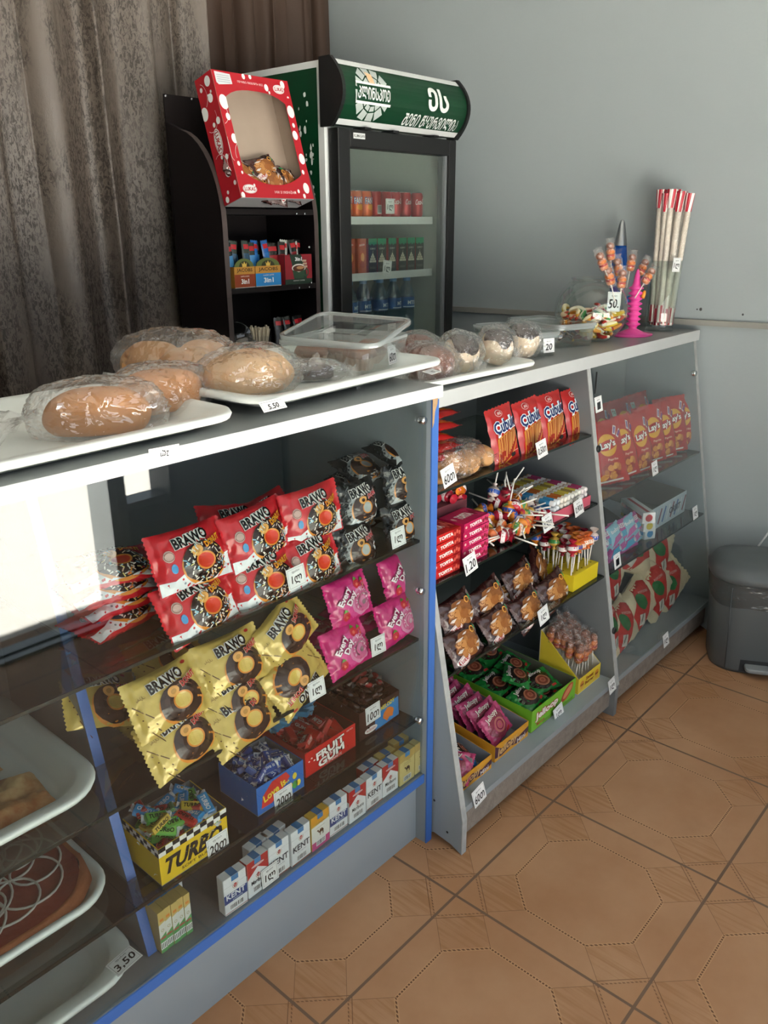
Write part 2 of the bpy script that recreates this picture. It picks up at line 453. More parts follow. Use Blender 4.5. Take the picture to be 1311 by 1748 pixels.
# screw holes and scuffs on the wall
SC = mat('wall_scuff', '#4b4d4c', rough=.8)
def onwall(px, py):
    d_ = FW + RT*((px-655.5)/F_PX) - UPV*((py-874)/F_PX)      # wall plane: x + .145 y = 3.195
    k = (3.195-CAM.x-.145*CAM.y)/(d_.x+.145*d_.y); return CAM+d_*k
WT = lambda P: TR(*P) @ RZ(-90-8.25+0) @ RX(90)
for px, py, rr in ((1196, 528, .006), (1190, 528, .003), (1268, 537, .004)):
    P = onwall(px, py)
    b = MB(); b.lathe([(rr, .0), (rr*.8, .0012), (0, .0012)], SC, 10); o = b.obj('trim_2', loc=P, rot=RZ(-8.25) @ RY(-90)); struct(o)

# ======================= curtains =======================
m, nt, p = newmat('patterned_curtain')
tc = nt.n('ShaderNodeTexCoord')
mp_ = nt.n('ShaderNodeMapping', {'Vector': tc.outputs['Object'], 'Scale': (2.2, 1, .8)})
v1 = X(nt, nt.n('ShaderNodeTexNoise', {'Vector': mp_.outputs[0], 'Scale': 62.0, 'Detail': 5.0, 'Roughness': .75, 'Distortion': 1.0}).outputs[0])
v2 = X(nt, nt.n('ShaderNodeTexNoise', {'Vector': mp_.outputs[0], 'Scale': 5.0, 'Detail': 3.0}).outputs[0])
patch = ramp(v1, .48, .54)*ramp(v2, .36, .52)
nt.L.new(mixc(patch, '#645a52', '#362e27'), p.inputs['Base Color'])
rr = patch*.32+.30; nt.L.new(rr.s, p.inputs['Roughness']); p.inputs['Specular IOR Level'].default_value = .8
fb = nt.n('ShaderNodeBump', {'Height': v1.s, 'Strength': .35, 'Distance': .006}); nt.L.new(fb.outputs[0], p.inputs['Normal'])
CUR = m
CUR2 = mat('plain_curtain', '#4a3a31', rough=.6, spec=.3)
def curtain(x0, x1, y, z0, z1, n, amp, m, name, label, seed):
    rnd = random.Random(seed); ph = [rnd.uniform(0, 6.3) for _ in range(6)]; b = MB(); L = x1-x0
    def fn(u, v):
        x = x0+L*u; z = z0+(z1-z0)*v; k = 2*PI*n*u
        sway = .25*sin(v*2.2+ph[0])*.35
        a = sin(k+sway*3+.9*sin(k*.37+ph[1])) + .35*sin(k*2.13+ph[2]+v*.8) + .25*sin(k*.51+ph[3]-v)
        return (x+.012*sin(k*1.7+ph[4])+.03*sin(v*3+ph[5])*(1-v)*.6, y+amp*a+.008*noise.noise((x*6, z*3, seed)), z)
    b.grid(fn, int(n*18), 40, m)
    o = b.obj(name); tag(o, label, 'curtain')
    md = o.modifiers.new('cloth', 'SOLIDIFY'); md.thickness = .002
    return o
curtain(-1.12, 1.90, 2.46, .02, 2.7, 17, .026, CUR, 'curtain', 'mottled grey-brown shiny curtain hanging in folds behind the bread trays', 3)
curtain(1.80, 2.775, 2.74, .02, 2.7, 7, .02, CUR2, 'curtain', 'plain brown curtain panel hanging behind the green fridge', 5)
# ======================= counters =======================
GREY = mat('grey_laminate', '#8b959b', rough=.42, spec=.4, var=.03, scale=5)
GREYD = mat('grey_board', '#74797c', rough=.5, var=.05, scale=4)
TOPM = mat('worktop_laminate', '#7f8383', rough=.35, spec=.45, var=.06, scale=9)
EDGE = mat('white_edge', '#d8dcdc', rough=.4)
BLUE = mat('blue_edging', '#3a66ae', rough=.4, var=.06, scale=12)
CHIP = mat('chipboard', '#a98a66', rough=.9, var=.3, scale=90)
WORN = mat('worn_edge', '#a3a6a5', rough=.6, var=.28, scale=45)
PLINTH = mat('worn_plinth', '#8a8177', rough=.9, var=.38, scale=38, bump=.5, bscale=120)
GLASS = clear('pane_glass', '#f4f7f6', base=.05, graze=.75, rough=.004, power=4.5)
SHELFG = clear('shelf_glass', '#aeb6b2', base=.045, graze=.6, rough=.03)
GEDGE = mat('glass_edge', '#16211e', rough=.2, spec=.6)
CHROME = mat('chrome', '#d5d8da', rough=.12, metal=1)
BLK = mat('black_plastic', '#141516', rough=.45)
CZ = 1.18
c1 = thing('display_counter', 'long grey display counter with blue edging and white trays on top', 'counter', (.6, 1.3, 0))
def P1(name, b, parent=None, **k):
    o = b.obj(name, parent=parent or c1, **k) if (parent is None or parent is c1) else b.obj(name, parent=parent, **k); return o
def W1(name, b, root=None, **k): return b.obj(name, parent=root or c1, world=True, **k)
XL = -1.1
ct = W1('countertop', MB().box(XL, 1.372, 1.052, 1.565, 1.155, CZ, TOPM), bevel=.001)
MBe = MB().box(XL, 1.3725, 1.0495, 1.0525, 1.155, 1.1795, EDGE); o = MBe.obj('edge_band'); o.parent = ct; o.location = (-.6, -1.3, 0); o['label'] = 'white front edging'
sd_ = W1('side_panel', MB().box(1.350, 1.371, 1.061, 1.556, 0, 1.154, GREY))
o = MB().box(1.3495, 1.3715, 1.059, 1.0625, .0, 1.149, BLUE).obj('edge_band'); o.parent = sd_; o.location = (-.6, -1.3, 0); o['label'] = 'blue front edging'
o = MB().prism([(1.349, 1.09), (1.354, 1.10), (1.357, 1.125), (1.365, 1.14), (1.366, 1.1535), (1.349, 1.1535)], 0, .0012, CHIP, T=TR(0, 1.0588, 0) @ RX(90)).obj('bare_patch'); o.parent = sd_; o.location = (-.6, -1.3, 0)
W1('side_panel', MB().box(XL, XL+.02, 1.061, 1.556, 0, 1.154, GREY))
bb = W1('bottom_board', MB().box(XL+.02, 1.350, 1.070, 1.55, .186, .207, GREYD))
o = MB().box(XL+.02, 1.350, 1.0675, 1.0705, .183, .2075, BLUE).obj('edge_band'); o.parent = bb; o.location = (-.6, -1.3, 0); o['label'] = 'blue front edging'
W1('base_panel', MB().box(XL+.02, 1.350, 1.094, 1.11, 0, .185, GREY))
W1('back_panel', MB().box(XL+.02, 1.350, 1.545, 1.556, .207, 1.154, GREYD))
W1('partition', MB().prism([(1.117, .2075), (1.205, .518), (1.275, .81), (1.35, 1.154), (1.544, 1.154), (1.544, .2075)], 0, .018, GREYD, T=TR(.588, 0, 0) @ Matrix(((0, 0, 1, 0), (1, 0, 0, 0), (0, 1, 0, 0), (0, 0, 0, 1)))))
pe = MB()
for (ya, za), (yb, zb) in zip([(1.117, .2075), (1.205, .518), (1.275, .81)], [(1.205, .518), (1.275, .81), (1.35, 1.15)]):
    pe.add([(x, y+dy_, z) for x in (.5875, .6065) for (y, z) in ((ya, za), (yb, zb)) for dy_ in (-.0012, .001)], [(0, 2, 6, 4), (1, 5, 7, 3), (0, 1, 3, 2), (4, 6, 7, 5)], BLUE)
o = W1('partition_edging', pe); o['label'] = 'blue front edging of the slanted partition'
SHZ = [.827, .579, .358]
for z in SHZ:
    sh = W1('shelf', MB().box(XL+.02, 1.349, 1.092, 1.54, z-.006, z, SHELFG))
    o = MB().box(XL+.02, 1.349, 1.0895, 1.0922, z-.0062, z+.0002, GEDGE).obj('front_edge'); o.parent = sh; o.location = (-.6, -1.3, 0)
gp = W1('front_pane', MB().box(XL+.022, 1.3475, 1.0735, 1.0775, .2075, 1.1548, GLASS))
for (px, py) in ((722, 718), (714, 1012), (707, 1237)):
    P = at(px, py, 'y', 1.071); b = MB(); b.lathe([(0, 0), (.008, 0), (.009, .003), (.009, .012), (.006, .018), (0, .018)], CHROME, 16, T=TR(1.334, 1.066, P.z) @ RX(-90))
    W1('pane_clip', b)
# ---- second counter: sides slope out towards the floor
def yf(z): return .967+.187*max(0, z-.1)
c2 = thing('display_counter', 'grey display counter with sloping front under the round sweet bowl and straw vase', 'counter', (2.2, 1.3, 0))
YZ = Matrix(((0, 0, 1, 0), (1, 0, 0, 0), (0, 1, 0, 0), (0, 0, 0, 1)))       # polygon (y, z) extruded along x
W2 = lambda n, b, **k: b.obj(n, parent=c2, world=True, **k)
def slope_panel(x, th, yb, z0=0, foot=True, label=None):
    poly = [(yf(0), .0), (yf(.1), .10), (yf(1.104), 1.104), (yb, 1.104), (yb, z0), (1.08, z0)]
    if foot: poly = [(.967, 0), (.967, .10), (yf(1.104), 1.104), (yb, 1.104), (yb, 0), (1.09, 0), (1.055, .022), (1.0, .014)]
    o = W2('side_panel' if foot else 'partition', MB().prism(poly, 0, th, GREYD if not foot else GREY, T=TR(x, 0, 0) @ YZ))
    e = MB(); pts = [(.967, .0 if foot else .11), (.967, .10) if foot else (.97, .12), (yf(1.104), 1.104)]
    for (ya, za), (yb_, zb) in zip(pts, pts[1:]):
        e.add([(x_, y+dy_, z) for x_ in (x-.0004, x+th+.0004) for (y, z) in ((ya, za), (yb_, zb)) for dy_ in (-.0015, .0008)], [(0, 2, 6, 4), (1, 5, 7, 3), (0, 1, 3, 2), (4, 6, 7, 5), (0, 4, 5, 1), (2, 3, 7, 6)], WORN)
    q_ = e.obj('edge_band'); q_.parent = o; q_.location = (-2.2, -1.3, 0); q_['label'] = 'worn pale front edging'
    return o
slope_panel(1.376, .018, 1.55); slope_panel(2.196, .020, 1.55, foot=False); slope_panel(2.984, .018, 1.40)
b = MB(); b.prism([(1.3735, 1.149), (3.012, 1.149), (2.955, 1.555), (1.3735, 1.555)], 1.105, 1.135, TOPM); tp = W2('countertop', b)
o = MB().box(1.3735, 3.013, 1.146, 1.1492, 1.099, 1.1352, mat('grey_edge', '#b3b7b7', rough=.45, var=.06, scale=14)).obj('edge_band'); o.parent = tp; o.location = (-2.2, -1.3, 0)
W2('back_panel', MB().box(1.394, 2.95, 1.54, 1.551, .13, 1.105, GREYD))
W2('bottom_board', MB().box(1.394, 2.984, .972, 1.42, .113, .131, GREY))
b = MB(); b.box(1.394, 2.984, .985, 1.0, .03, .113, PLINTH); W2('plinth', b)
for bay, (xa, xb), zs in (('l', (1.395, 2.195), (.906, .700, .472)), ('r', (2.217, 2.983), (.700, .468))):
    for z in zs:
        yb = 1.54 if bay == 'l' else 1.38
        sh = W2('shelf', MB().box(xa, xb, yf(z)+.006, yb, z-.006, z, SHELFG))
        o = MB().box(xa, xb, yf(z)+.0035, yf(z)+.0062, z-.0062, z+.0002, GEDGE).obj('front_edge'); o.parent = sh; o.location = (-2.2, -1.3, 0)
g = MB(); xa, xb = 2.228, 2.98
g.add([(x, yf(z)+d_, z) for x in (xa, xb) for z in (.135, 1.098) for d_ in (-.001, .003)], [(0, 2, 3, 1), (4, 5, 7, 6), (0, 1, 5, 4), (2, 6, 7, 3), (0, 4, 6, 2), (1, 3, 7, 5)], clear('hazy_glass', '#fafcfb', base=.045, graze=.6, rough=.01, body=.02, bodycol='#c8d0d0', power=4))
o = W2('front_pane', g); o['label'] = 'slightly hazy sliding pane of the right bay'
W2('pane_stop', MB().box(2.236, 2.240, yf(1.05)-.004, yf(1.05)-.001, 1.02, 1.085, BLK))
for x, z in ((2.20, .29), (2.97, .985), (2.205, .86)):
    b = MB(); b.lathe([(0, 0), (.010, 0), (.011, .004), (.011, .012), (.007, .018), (0, .018)], BLK if x < 2.3 else CHROME, 14, T=TR(x+(.012 if x < 2.3 else 0), yf(z)-.007, z) @ RX(-90)); W2('pane_clip', b)
for y, z in ((1.055, .12), (1.012, .045)):
    W2('screw_hole', MB().lathe([(.0035, 0), (.003, .0006), (0, .0006)], BLK, 8, T=TR(1.3757, y, z) @ RY(-90)))
# ======================= behind the counter =======================
# ---- dark shelf unit
WENGE = mat('dark_veneer', '#130e0f', rough=.5, spec=.22, var=.12, scale=14)
WEDGE = mat('dark_veneer_edge', '#4a3f3d', rough=.5)
rk = thing('shelf_unit', 'dark brown wooden shelf unit with curved sides beside the green fridge', 'shelf', (1.8, 2.2, 0))
WR = lambda n, b, **k: b.obj(n, parent=rk, world=True, **k)
prof = [(2.05, 0), (2.05, 1.50)] + [(2.05+.205*(1-cos(t)), 1.50+.27*sin(t)) for t in [rad(8*i) for i in range(1, 11)]] + [(2.285, 1.79), (2.285, 0)]
for x in (1.602, 1.975):
    o = WR('side_panel', MB().prism(prof, 0, .018, WENGE, T=TR(x, 0, 0) @ YZ))
    e = MB(); pr = prof[1:-2]
    for (ya, za), (yb, zb) in zip([(2.05, 0)]+pr, pr): e.add([(x_, y-.0008, z+.0008) for (y, z) in ((ya, za), (yb, zb)) for x_ in (x, x+.018)], [(0, 1, 3, 2)], WEDGE)
    e = e.obj('edge_band'); e.parent = o; e.location = (-1.8, -2.2, 0)
WR('back_panel', MB().box(1.602, 1.993, 2.286, 2.292, 0, 1.868, WENGE))
for z in (1.545, 1.316, 1.098, .5):
    WR('shelf', MB().box(1.62, 1.975, 2.052, 2.286, z-.016, z, WENGE))
SCREW = mat('screw_steel', '#b9bcc0', rough=.25, metal=1)
for x, z in ((1.90, 1.532), (1.935, 1.532), (1.90, 1.304), (1.945, 1.304), (1.955, 1.318), (1.95, 1.43)):
    WR('screw', MB().lathe([(0, 0), (.004, 0), (.004, .003), (0, .003)], SCREW, 8, T=TR(x, 2.051, z) @ RX(90)))
for x in (1.606, 1.70): WR('screw', MB().lathe([(0, 0), (.004, 0), (.004, .004), (0, .004)], SCREW, 8, T=TR(x, 2.286, 1.862) @ RX(90)))
# ---- upright fridge
GREEN = mat('fridge_green', '#083a22', rough=.38, spec=.4)
FWH = mat('fridge_white', '#dfe3e3', rough=.35)
FIN = mat('fridge_inside', '#cfd6cf', rough=.5)
fx0, fx1, fy0, fy1 = 2.032, 2.672, 2.05, 2.68
fr = thing('drinks_fridge', 'tall green drinks fridge with a curved green header sign and black framed glass door', 'fridge', (2.35, 2.35, 0))
WF = lambda n, b, p=None, **k: b.obj(n, parent=fr, world=True, **k)
def sub(o, q, root, label=None):
    o.parent = q; o.location = (-root.location.x, -root.location.y, -root.location.z)
    if label: o['label'] = label
    return o
b = MB()
b.box(fx0, fx0+.03, fy0, fy1, .06, 1.985, FWH); b.box(fx1-.03, fx1, fy0, fy1, .06, 1.985, FWH)
b.box(fx0+.03, fx1-.03, fy1-.03, fy1, .06, 1.985, FWH); b.box(fx0+.03, fx1-.03, fy0, fy1-.03, 1.80, 1.985, FWH); b.box(fx0+.03, fx1-.03, fy0, fy1-.03, 0, .2, FWH)
body = WF('body', b)
b = MB(); b.box(fx0+.03, fx0+.034, fy0+.01, fy1-.05, .2, 1.80, FIN); b.box(fx1-.034, fx1-.03, fy0+.01, fy1-.05, .2, 1.80, FIN); b.box(fx0+.03, fx1-.03, fy1-.06, fy1-.05, .2, 1.80, FIN)
for z in (1.60, 1.66, 1.42): b.box(fx0+.05, fx1-.07, fy1-.075, fy1-.06, z, z+.022, FIN)
b.box(fx0+.035, fx0+.12, fy1-.16, fy1-.06, 1.72, 1.79, FIN); b.box(2.35, 2.44, fy1-.09, fy1-.06, 1.755, 1.785, GREYD)
WF('liner', b)
b = MB(); T = TR(fx0-.001, 0, 0) @ Matrix(((0, 0, -1, 0), (-1, 0, 0, 0), (0, 1, 0, 0), (0, 0, 0, 1)))    # sheet on the left side: x -> -y
mp = lambda u, v, h: Vector((fx0-.0006-h, u, v))
def rp(pts): return list(reversed(pts))
b.poly(rp([(fy0+.026, .1), (fy1-.005, .1), (fy1-.005, 1.965), (fy0+.026, 1.965)]), GREEN, mp, 0)
rnd = random.Random(4)
for i in range(46):
    y, z = fy0+.05+abs(rnd.gauss(0, .055)), rnd.choice([1.62, 1.66, 1.7, 1.73, 1.58, 1.52, 1.45, 1.8, 1.88])+rnd.gauss(0, .018)
    s = rnd.uniform(.002, .009)
    b.disc(y, z, -s*rnd.uniform(.5, 1), s*rnd.uniform(.7, 1.6), FWH, mp, .0006, 9, wob=.5, seed=i)
WF('green_side_sheet', b)['label'] = 'green side with pale patches where it has flaked'
# header: a bowed sign
hz0, hz1, bow = 1.800, 1.985, .055
def hy(z): t = (z-(hz0+hz1)/2)/((hz1-hz0)/2); return fy0-.035-bow*(1-t*t)
b = MB(); seg = 14
poly = [(fy0, hz0), (fy0, hz1)] + [(hy(hz1-(hz1-hz0)*i/seg), hz1-(hz1-hz0)*i/seg) for i in range(seg+1)]
hd = WF('header_sign', MB().prism(poly, 0, fx1-fx0+.0, GREEN, T=TR(fx0, 0, 0) @ YZ, smooth=False))
for x in (fx0-.012, fx1):
    pl_ = [(fy0+.005, hz0-.008), (fy0+.005, hz1+.006)] + [(hy(hz1-(hz1-hz0)*i/seg)-.008, hz1+.006-(hz1-hz0+.014)*i/seg) for i in range(seg+1)]
    sub(MB().prism(pl_, 0, .014 if x > 2.3 else .014, BLK, T=TR(x, 0, 0) @ YZ).obj('end_cap'), hd, fr, 'black end cap')
b = MB().box(fx0+.002, fx1-.002, fy0-.1, fy0, 1.984, 1.988, BLK)
mh = lambda u, v, h: Vector((u, hy(v)-h-.0012, v))
t = MB()
for za, zb in ((1.968, 1.985), (1.800, 1.815)): t.grid(lambda u, v: mh(fx0+.002+(fx1-fx0-.004)*u, za+(zb-za)*v, .001), 12, 3, FWH)
sub(t.obj('white_trim'), hd, fr)
SILV = mat('sign_silver', '#b9c3c0', rough=.5); SIGNW = mat('sign_white', '#e9edea', rough=.45); CREAM = mat('sign_cream', '#e5bf93', rough=.5)
t = MB(); cx, cz = 2.165, 1.892
for i in range(12):
    a = rad(30*i+8)
    if abs(sin(a)) < .12: continue
    for k, (ra, rb, wd) in enumerate(((.036, .050, .011), (.054, .081, .017))):
        p_ = [(cx+1.0*(rr_*cos(a)-ww*sin(a)), cz+(rr_*sin(a)+ww*cos(a))) for rr_, ww in ((ra, -wd*.8), (rb, -wd), (rb, wd*.9), (ra, wd*.75))]
        p_ = [(x, min(1.966, max(1.817, z))) for x, z in p_]
        t.poly(p_, SILV, mh, .0014, L=.02)
t.ring(cx, cz, .026, .031, SILV, mh, .0014, k=1)
t.rect(cx+.005, cz, .158, .05, GREEN, mh, .0020, L=.02)
for dz in (-.028, .028): t.rect(cx+.005, cz+dz, .165, .0075, SIGNW, mh, .0026, L=.02)
t.text('კლინსკოე'.upper(), cx+.005, cz, .152, .036, SIGNW, mh, .0030, bold=.02, L=.02)
t.poly([(cx-.012, 1.922), (cx+.012, 1.922), (cx+.009, 1.950), (cx-.018, 1.956)], CREAM, mh, .003, L=.02)
for k in range(3): t.line([(cx-.008+k*.007, 1.923), (cx-.012+k*.007, 1.953)], .0012, SIGNW, mh, .0034)
sub(t.obj('emblem'), hd, fr)
t = MB(); t.text('ეს'.upper(), 2.505, 1.905, .115, .075, SIGNW, mh, .002, bold=.035, L=.02)
sub(t.obj('lettering'), hd, fr)
t = MB(); t.text('შენი წყურვილია'.upper(), 2.49, 1.835, .30, .036, SIGNW, mh, .002, bold=.016, shear=.12, L=.02)
sub(t.obj('lettering'), hd, fr)
# door
dx0, dx1, dz0, dz1 = fx0+.012, fx1-.004, .22, 1.790
fw = .042
b = MB(); y0, y1 = fy0-.05, fy0-.006
b.box(dx0, dx0+.055, y0, y1, dz0, dz1, BLK); b.box(dx1-fw, dx1, y0, y1, dz0, dz1, BLK); b.box(dx0+.055, dx1-fw, y0, y1, dz1-.055, dz1, BLK); b.box(dx0+.055, dx1-fw, y0, y1, dz0, dz0+.06, BLK)
dr_ = WF('door', b, bevel=.003)
sub(MB().box(dx0+.055, dx1-fw, y0+.018, y0+.022, dz0+.06, dz1-.055, clear('fridge_glass', '#eef2ef', base=.05, graze=.7, rough=.01, body=.04, bodycol='#aab5b2')).obj('pane'), dr_, fr)
b = MB(); b.box(dx1-fw-.012, dx1-fw, y0+.01, y1, dz0+.06, dz1-.055, GREYD); sub(b.obj('seal'), dr_, fr)
b = MB(); b.box(dx0+.07, dx0+.125, y0-.0012, y0, dz1-.028, dz1-.011, FWH); b.text('KLIMASAN', dx0+.0975, dz1-.0195, .05, .009, BLK, lambda u, v, h: Vector((u, y0-.0012-h, v)), .0004); sub(b.obj('badge'), dr_, fr)
for x in (2.16, 2.30, 2.52): sub(MB().box(x, x+.03, y0-.01, y1, 1.791, 1.798, BLK).obj('hinge_bracket'), dr_, fr)
fsh = []
for z in (1.523, 1.333, 1.075):
    o = WF('shelf', MB().box(fx0+.036, fx1-.04, fy0+.035, fy1-.07, z-.008, z, FIN)); fsh.append(z)
    sub(MB().box(fx0+.036, fx1-.04, fy0+.028, fy0+.036, z-.024, z+.002, FWH).obj('price_rail'), o, fr)
# drinks
def can(col, txt, tcol, kind, txt2=None):
    b = MB(); h = .088; r = .0235
    b.lathe([(0, .002), (r*.78, 0), (r*.86, .003), (r, .010), (r, h-.011), (r*.84, h-.002)], pl('can_'+kind, col, rough=.3, metal=.25), 28)
    b.lathe([(r*.84, h-.002), (r*.85, h), (r*.79, h), (r*.77, h-.004), (0, h-.004)], CHROME, 28)
    mc = lambda u, v, hh: Vector(((r+hh)*sin(u/r), -(r+hh)*cos(u/r), v))
    if txt == 'bar':
        b.rect(0, .026, .02, .03, ink('#e8e8e8'), mc, .0003, L=.005)
        for i in range(8): b.rect(-.007+i*.002, .027, .001 if i % 3 else .0014, .024, ink('#222222'), mc, .0006)
    else:
        b.text(txt, 0, .055, .046, .02, ink(tcol), mc, .0006, bold=.02, shear=.2 if kind == 'red' else 0, L=.006, rot=.08)
        if txt2: b.disc(0, .033, .016, .010, ink('#e79a3a'), mc, .0003, 14, L=.006); b.text(txt2, 0, .055, .05, .024, ink('#1c4fa8'), mc, .0003, bold=.06, L=.006)
    o = b.obj('drink_can'); o['category'] = 'can'; return o
K_or = Kind(lambda: can('#d9601f', 'FANTA', '#f2f2f2', 'orange', 'FANTA')); K_co = Kind(lambda: can('#b3161f', 'Coca-Cola', '#f0e6e6', 'red')); K_ba = Kind(lambda: can('#b82a2a', 'bar', '#ffffff', 'plain'))
zc = 1.5235; yc = fy0+.064
xs = [2.190, 2.2415, 2.293]
for i, x in enumerate(xs): K_or.put((x, yc, zc), RZ(8*(i-1)), 'orange soda can on the top fridge shelf, '+['at the left end', 'middle of the three orange ones', 'next to the barcode can'][i], 'orange cans in the fridge')
K_ba.put((2.3445, yc, zc), RZ(-5), 'red drink can turned to show its barcode on the top fridge shelf')
for i, x in enumerate((2.398, 2.4505, 2.509, 2.578)): K_co.put((x, yc, zc), RZ((12, -6, 14, -4)[i]), 'red cola can in the fridge, '+['first right of the white price card', 'second right of the price card', 'third right of the price card', 'at the right end'][i].replace('first right of', 'behind'), 'red cola cans in the fridge')
for i, x in enumerate((2.14, 2.20, 2.26, 2.34, 2.40, 2.46, 2.53)): (K_or if i < 3 else K_co).put((x, yc+.056, zc), RZ(30*i), ('orange soda can' if i < 3 else 'red cola can')+' in the second row of the top fridge shelf', 'second row orange cans' if i < 3 else 'second row cola cans')
def juice(kind):
    b = MB(); w_, d_, h = .047, .038, .118
    mdk = ink('#9a1f24') if kind == 'dark' else ink('#b8431f')
    b.box(-w_/2, w_/2, -d_/2, d_/2, 0, h, mdk)
    mf = lambda u, v, hh: Vector((u, -d_/2-hh, v))
    if kind == 'dark':
        b.rect(0, h/2, w_, h, ink('#2b2a28'), mf, .0002); b.poly([(-w_/2, h), (-w_/2, h*.84), (-.012, h*.80), (-.004, h*.85), (.006, h*.79), (.014, h*.84), (w_/2, h*.82), (w_/2, h)], ink('#2f8a63'), mf, .0005)
        b.text('COPLY', 0, h*.70, .03, .006, ink('#d8d4c8'), mf, .0006)
        for k, (x, z) in enumerate([(0, .062), (-.005, .055), (.005, .055), (-.01, .047), (0, .047), (.01, .047), (-.014, .039), (-.005, .039), (.005, .039), (.014, .039)]): b.disc(x, z, .0046, .0044, ink('#cfcab2'), mf, .0006+k*.00003, 10)
        b.line([(0, .066), (.002, .076)], .0012, ink('#cfcab2'), mf, .0006); b.rect(0, .016, .032, .008, ink('#55534c'), mf, .0006)
    else:
        b.rect(0, h/2, w_, h, ink('#b04a25'), mf, .0002); b.rect(0, h*.82, .036, .011, ink('#c22a22'), mf, .0005, rot=.1); b.text('SANDORA', 0, h*.82, .03, .007, ink('#f0e6d8'), mf, .0008, rot=.1)
        b.disc(-.002, h*.48, .015, .02, ink('#c2502c'), mf, .0005, 18); b.disc(.003, h*.46, .010, .015, ink('#e79a56'), mf, .0007, 18); b.disc(.0, h*.25, .014, .014, ink('#a5321e'), mf, .0007, 14, wob=.4)
    o = b.obj('juice_carton'); o['category'] = 'juice box'; return o
K_jd = Kind(lambda: juice('dark')); K_jp = Kind(lambda: juice('peach')); zj = 1.3335
for i, x in enumerate((2.190, 2.249)): K_jp.put((x, yc, zj), RZ(3), ['orange fruit juice carton at the left end of the middle fridge shelf', 'orange fruit juice carton beside the dark cartons in the fridge'][i], 'orange cartons')
for i, x in enumerate((2.306, 2.357, 2.414, 2.474, 2.5235, 2.576)): K_jd.put((x, yc, zj), RZ((2, -1, 3, 0, 2, -2)[i]), 'dark green-topped juice carton in the fridge, '+['leftmost', 'second from the left', 'third from the left above the tilted price card', 'third from the right', 'second from the right', 'rightmost'][i], 'dark juice cartons in the fridge')
def bottle():
    W_ = clear('water_bottle', '#bfe0ee', base=.10, graze=.8, rough=.05, body=.22, bodycol='#6aa6c8')
    o = thing('water_bottle', None, 'bottle'); h = .235; r = .031
    b = MB(); b.lathe([(0, .003), (r*.8, 0), (r, .012), (r*.94, .03), (r, .05), (r*.93, .07), (r, .09), (r*.97, .115), (r, .14), (r*.98, .165), (r*.7, .192), (.013, .212), (.0125, .222)], W_, 24); b.obj('bottle_body', o)
    b = MB(); r2 = r+.0006; b.lathe([(r2, .118), (r2, .158)], pl('water_label', '#2c64a8'), 24); mc = lambda u, v, hh: Vector(((r2+hh)*sin(u/r2), -(r2+hh)*cos(u/r2), v)); b.text('MTS', 0, .138, .034, .014, ink('#e4eef5'), mc, .0005, bold=.03, L=.006); b.rect(0, .122, .07, .003, ink('#e4eef5'), mc, .0004, L=.006); b.obj('paper_label', o)
    b = MB(); b.lathe([(.0145, .218), (.0145, .234), (0, .235)], pl('blue_cap', '#3f8fd0'), 20); b.obj('cap', o)
    return o
K_w = Kind(bottle)
for i, x in enumerate((2.212, 2.297, 2.378, 2.466, 2.535)): K_w.put((x, yc+.012+.01*(i % 2), 1.0755+(.004, 0, .002, .004, .006)[i]*0), RZ((20, -5, 8, 15, -10)[i]), 'blue-capped water bottle on the lowest visible fridge shelf, '+['at the left end', 'second from the left', 'middle one of five', 'second from the right', 'at the right end'][i], 'water bottles in the fridge')
for i, x in enumerate((2.19, 2.28, 2.37, 2.45)): K_w.put((x, yc+.09, 1.0755), RZ(40*i), 'blue-capped water bottle in the second row of the fridge', 'second row water bottles')
# ---- red spotted cake box leaning on the shelf unit
RED = mat('carton_red', '#aa1524', rough=.4, spec=.4); CARD = mat('grey_card', '#a39384', rough=.85, var=.06, scale=20); WHITE = ink('#dfe4e2'); KRED = ink('#a3161f'); GCARD = mat('card_outside', '#9a9a9c', rough=.8)
bx = thing('cake_box', 'red white-spotted cardboard cake box leaning on the dark shelf unit', 'box', at(446, 352, 'y', 2.035), RX(-16.7))
bx.location = (1.757, 2.047, 1.551)
w_, h, dp = .286, .352, .080
y0 = -dp
b = MB()
# local: x right, z up, -y towards us; the back is at y = 0
th = .003
b.box(-w_/2, w_/2, -th, 0, 0, h, CARD); b.box(-w_/2, -w_/2+th, y0, -th, 0, h, CARD); b.box(w_/2-th, w_/2, y0, -th, 0, h, CARD); b.box(-w_/2+th, w_/2-th, y0, -th, 0, th, CARD); b.box(-w_/2+th, w_/2-th, y0, -th, h-th, h, CARD)
b.obj('carton', bx)
def outer():
    p = []
    ix, iz0, iz1 = w_/2-.030, .052, h-.045
    top = [(-ix+2*ix*i/10, iz1-.026*(abs(i-5)/5)**3) for i in range(11)]
    bot = [(ix-2*ix*i/14, iz0-.034*(1-(abs(i-7)/7)**2.2)+.02) for i in range(15)]
    return top, bot
top, bot = outer(); mfr = lambda u, v, hh: Vector((u, y0-hh, v))
b = MB()
for (a, c) in zip(top, top[1:]): b.tris([(a[0], a[1]), (c[0], c[1]), (c[0], h), (a[0], h)], [(0, 1, 2), (0, 2, 3)], RED, mfr, .001)
for (a, c) in zip(bot, bot[1:]): b.tris([(c[0], 0), (a[0], 0), (a[0], a[1]), (c[0], c[1])], [(0, 1, 2), (0, 2, 3)], RED, mfr, .001)
xl = top[0][0]
b.tris([(-w_/2, 0), (xl, 0), (xl, h), (-w_/2, h)], [(0, 1, 2), (0, 2, 3)], RED, mfr, .001); b.tris([(-xl, 0), (w_/2, 0), (w_/2, h), (-xl, h)], [(0, 1, 2), (0, 2, 3)], RED, mfr, .001)
rnd = random.Random(8)
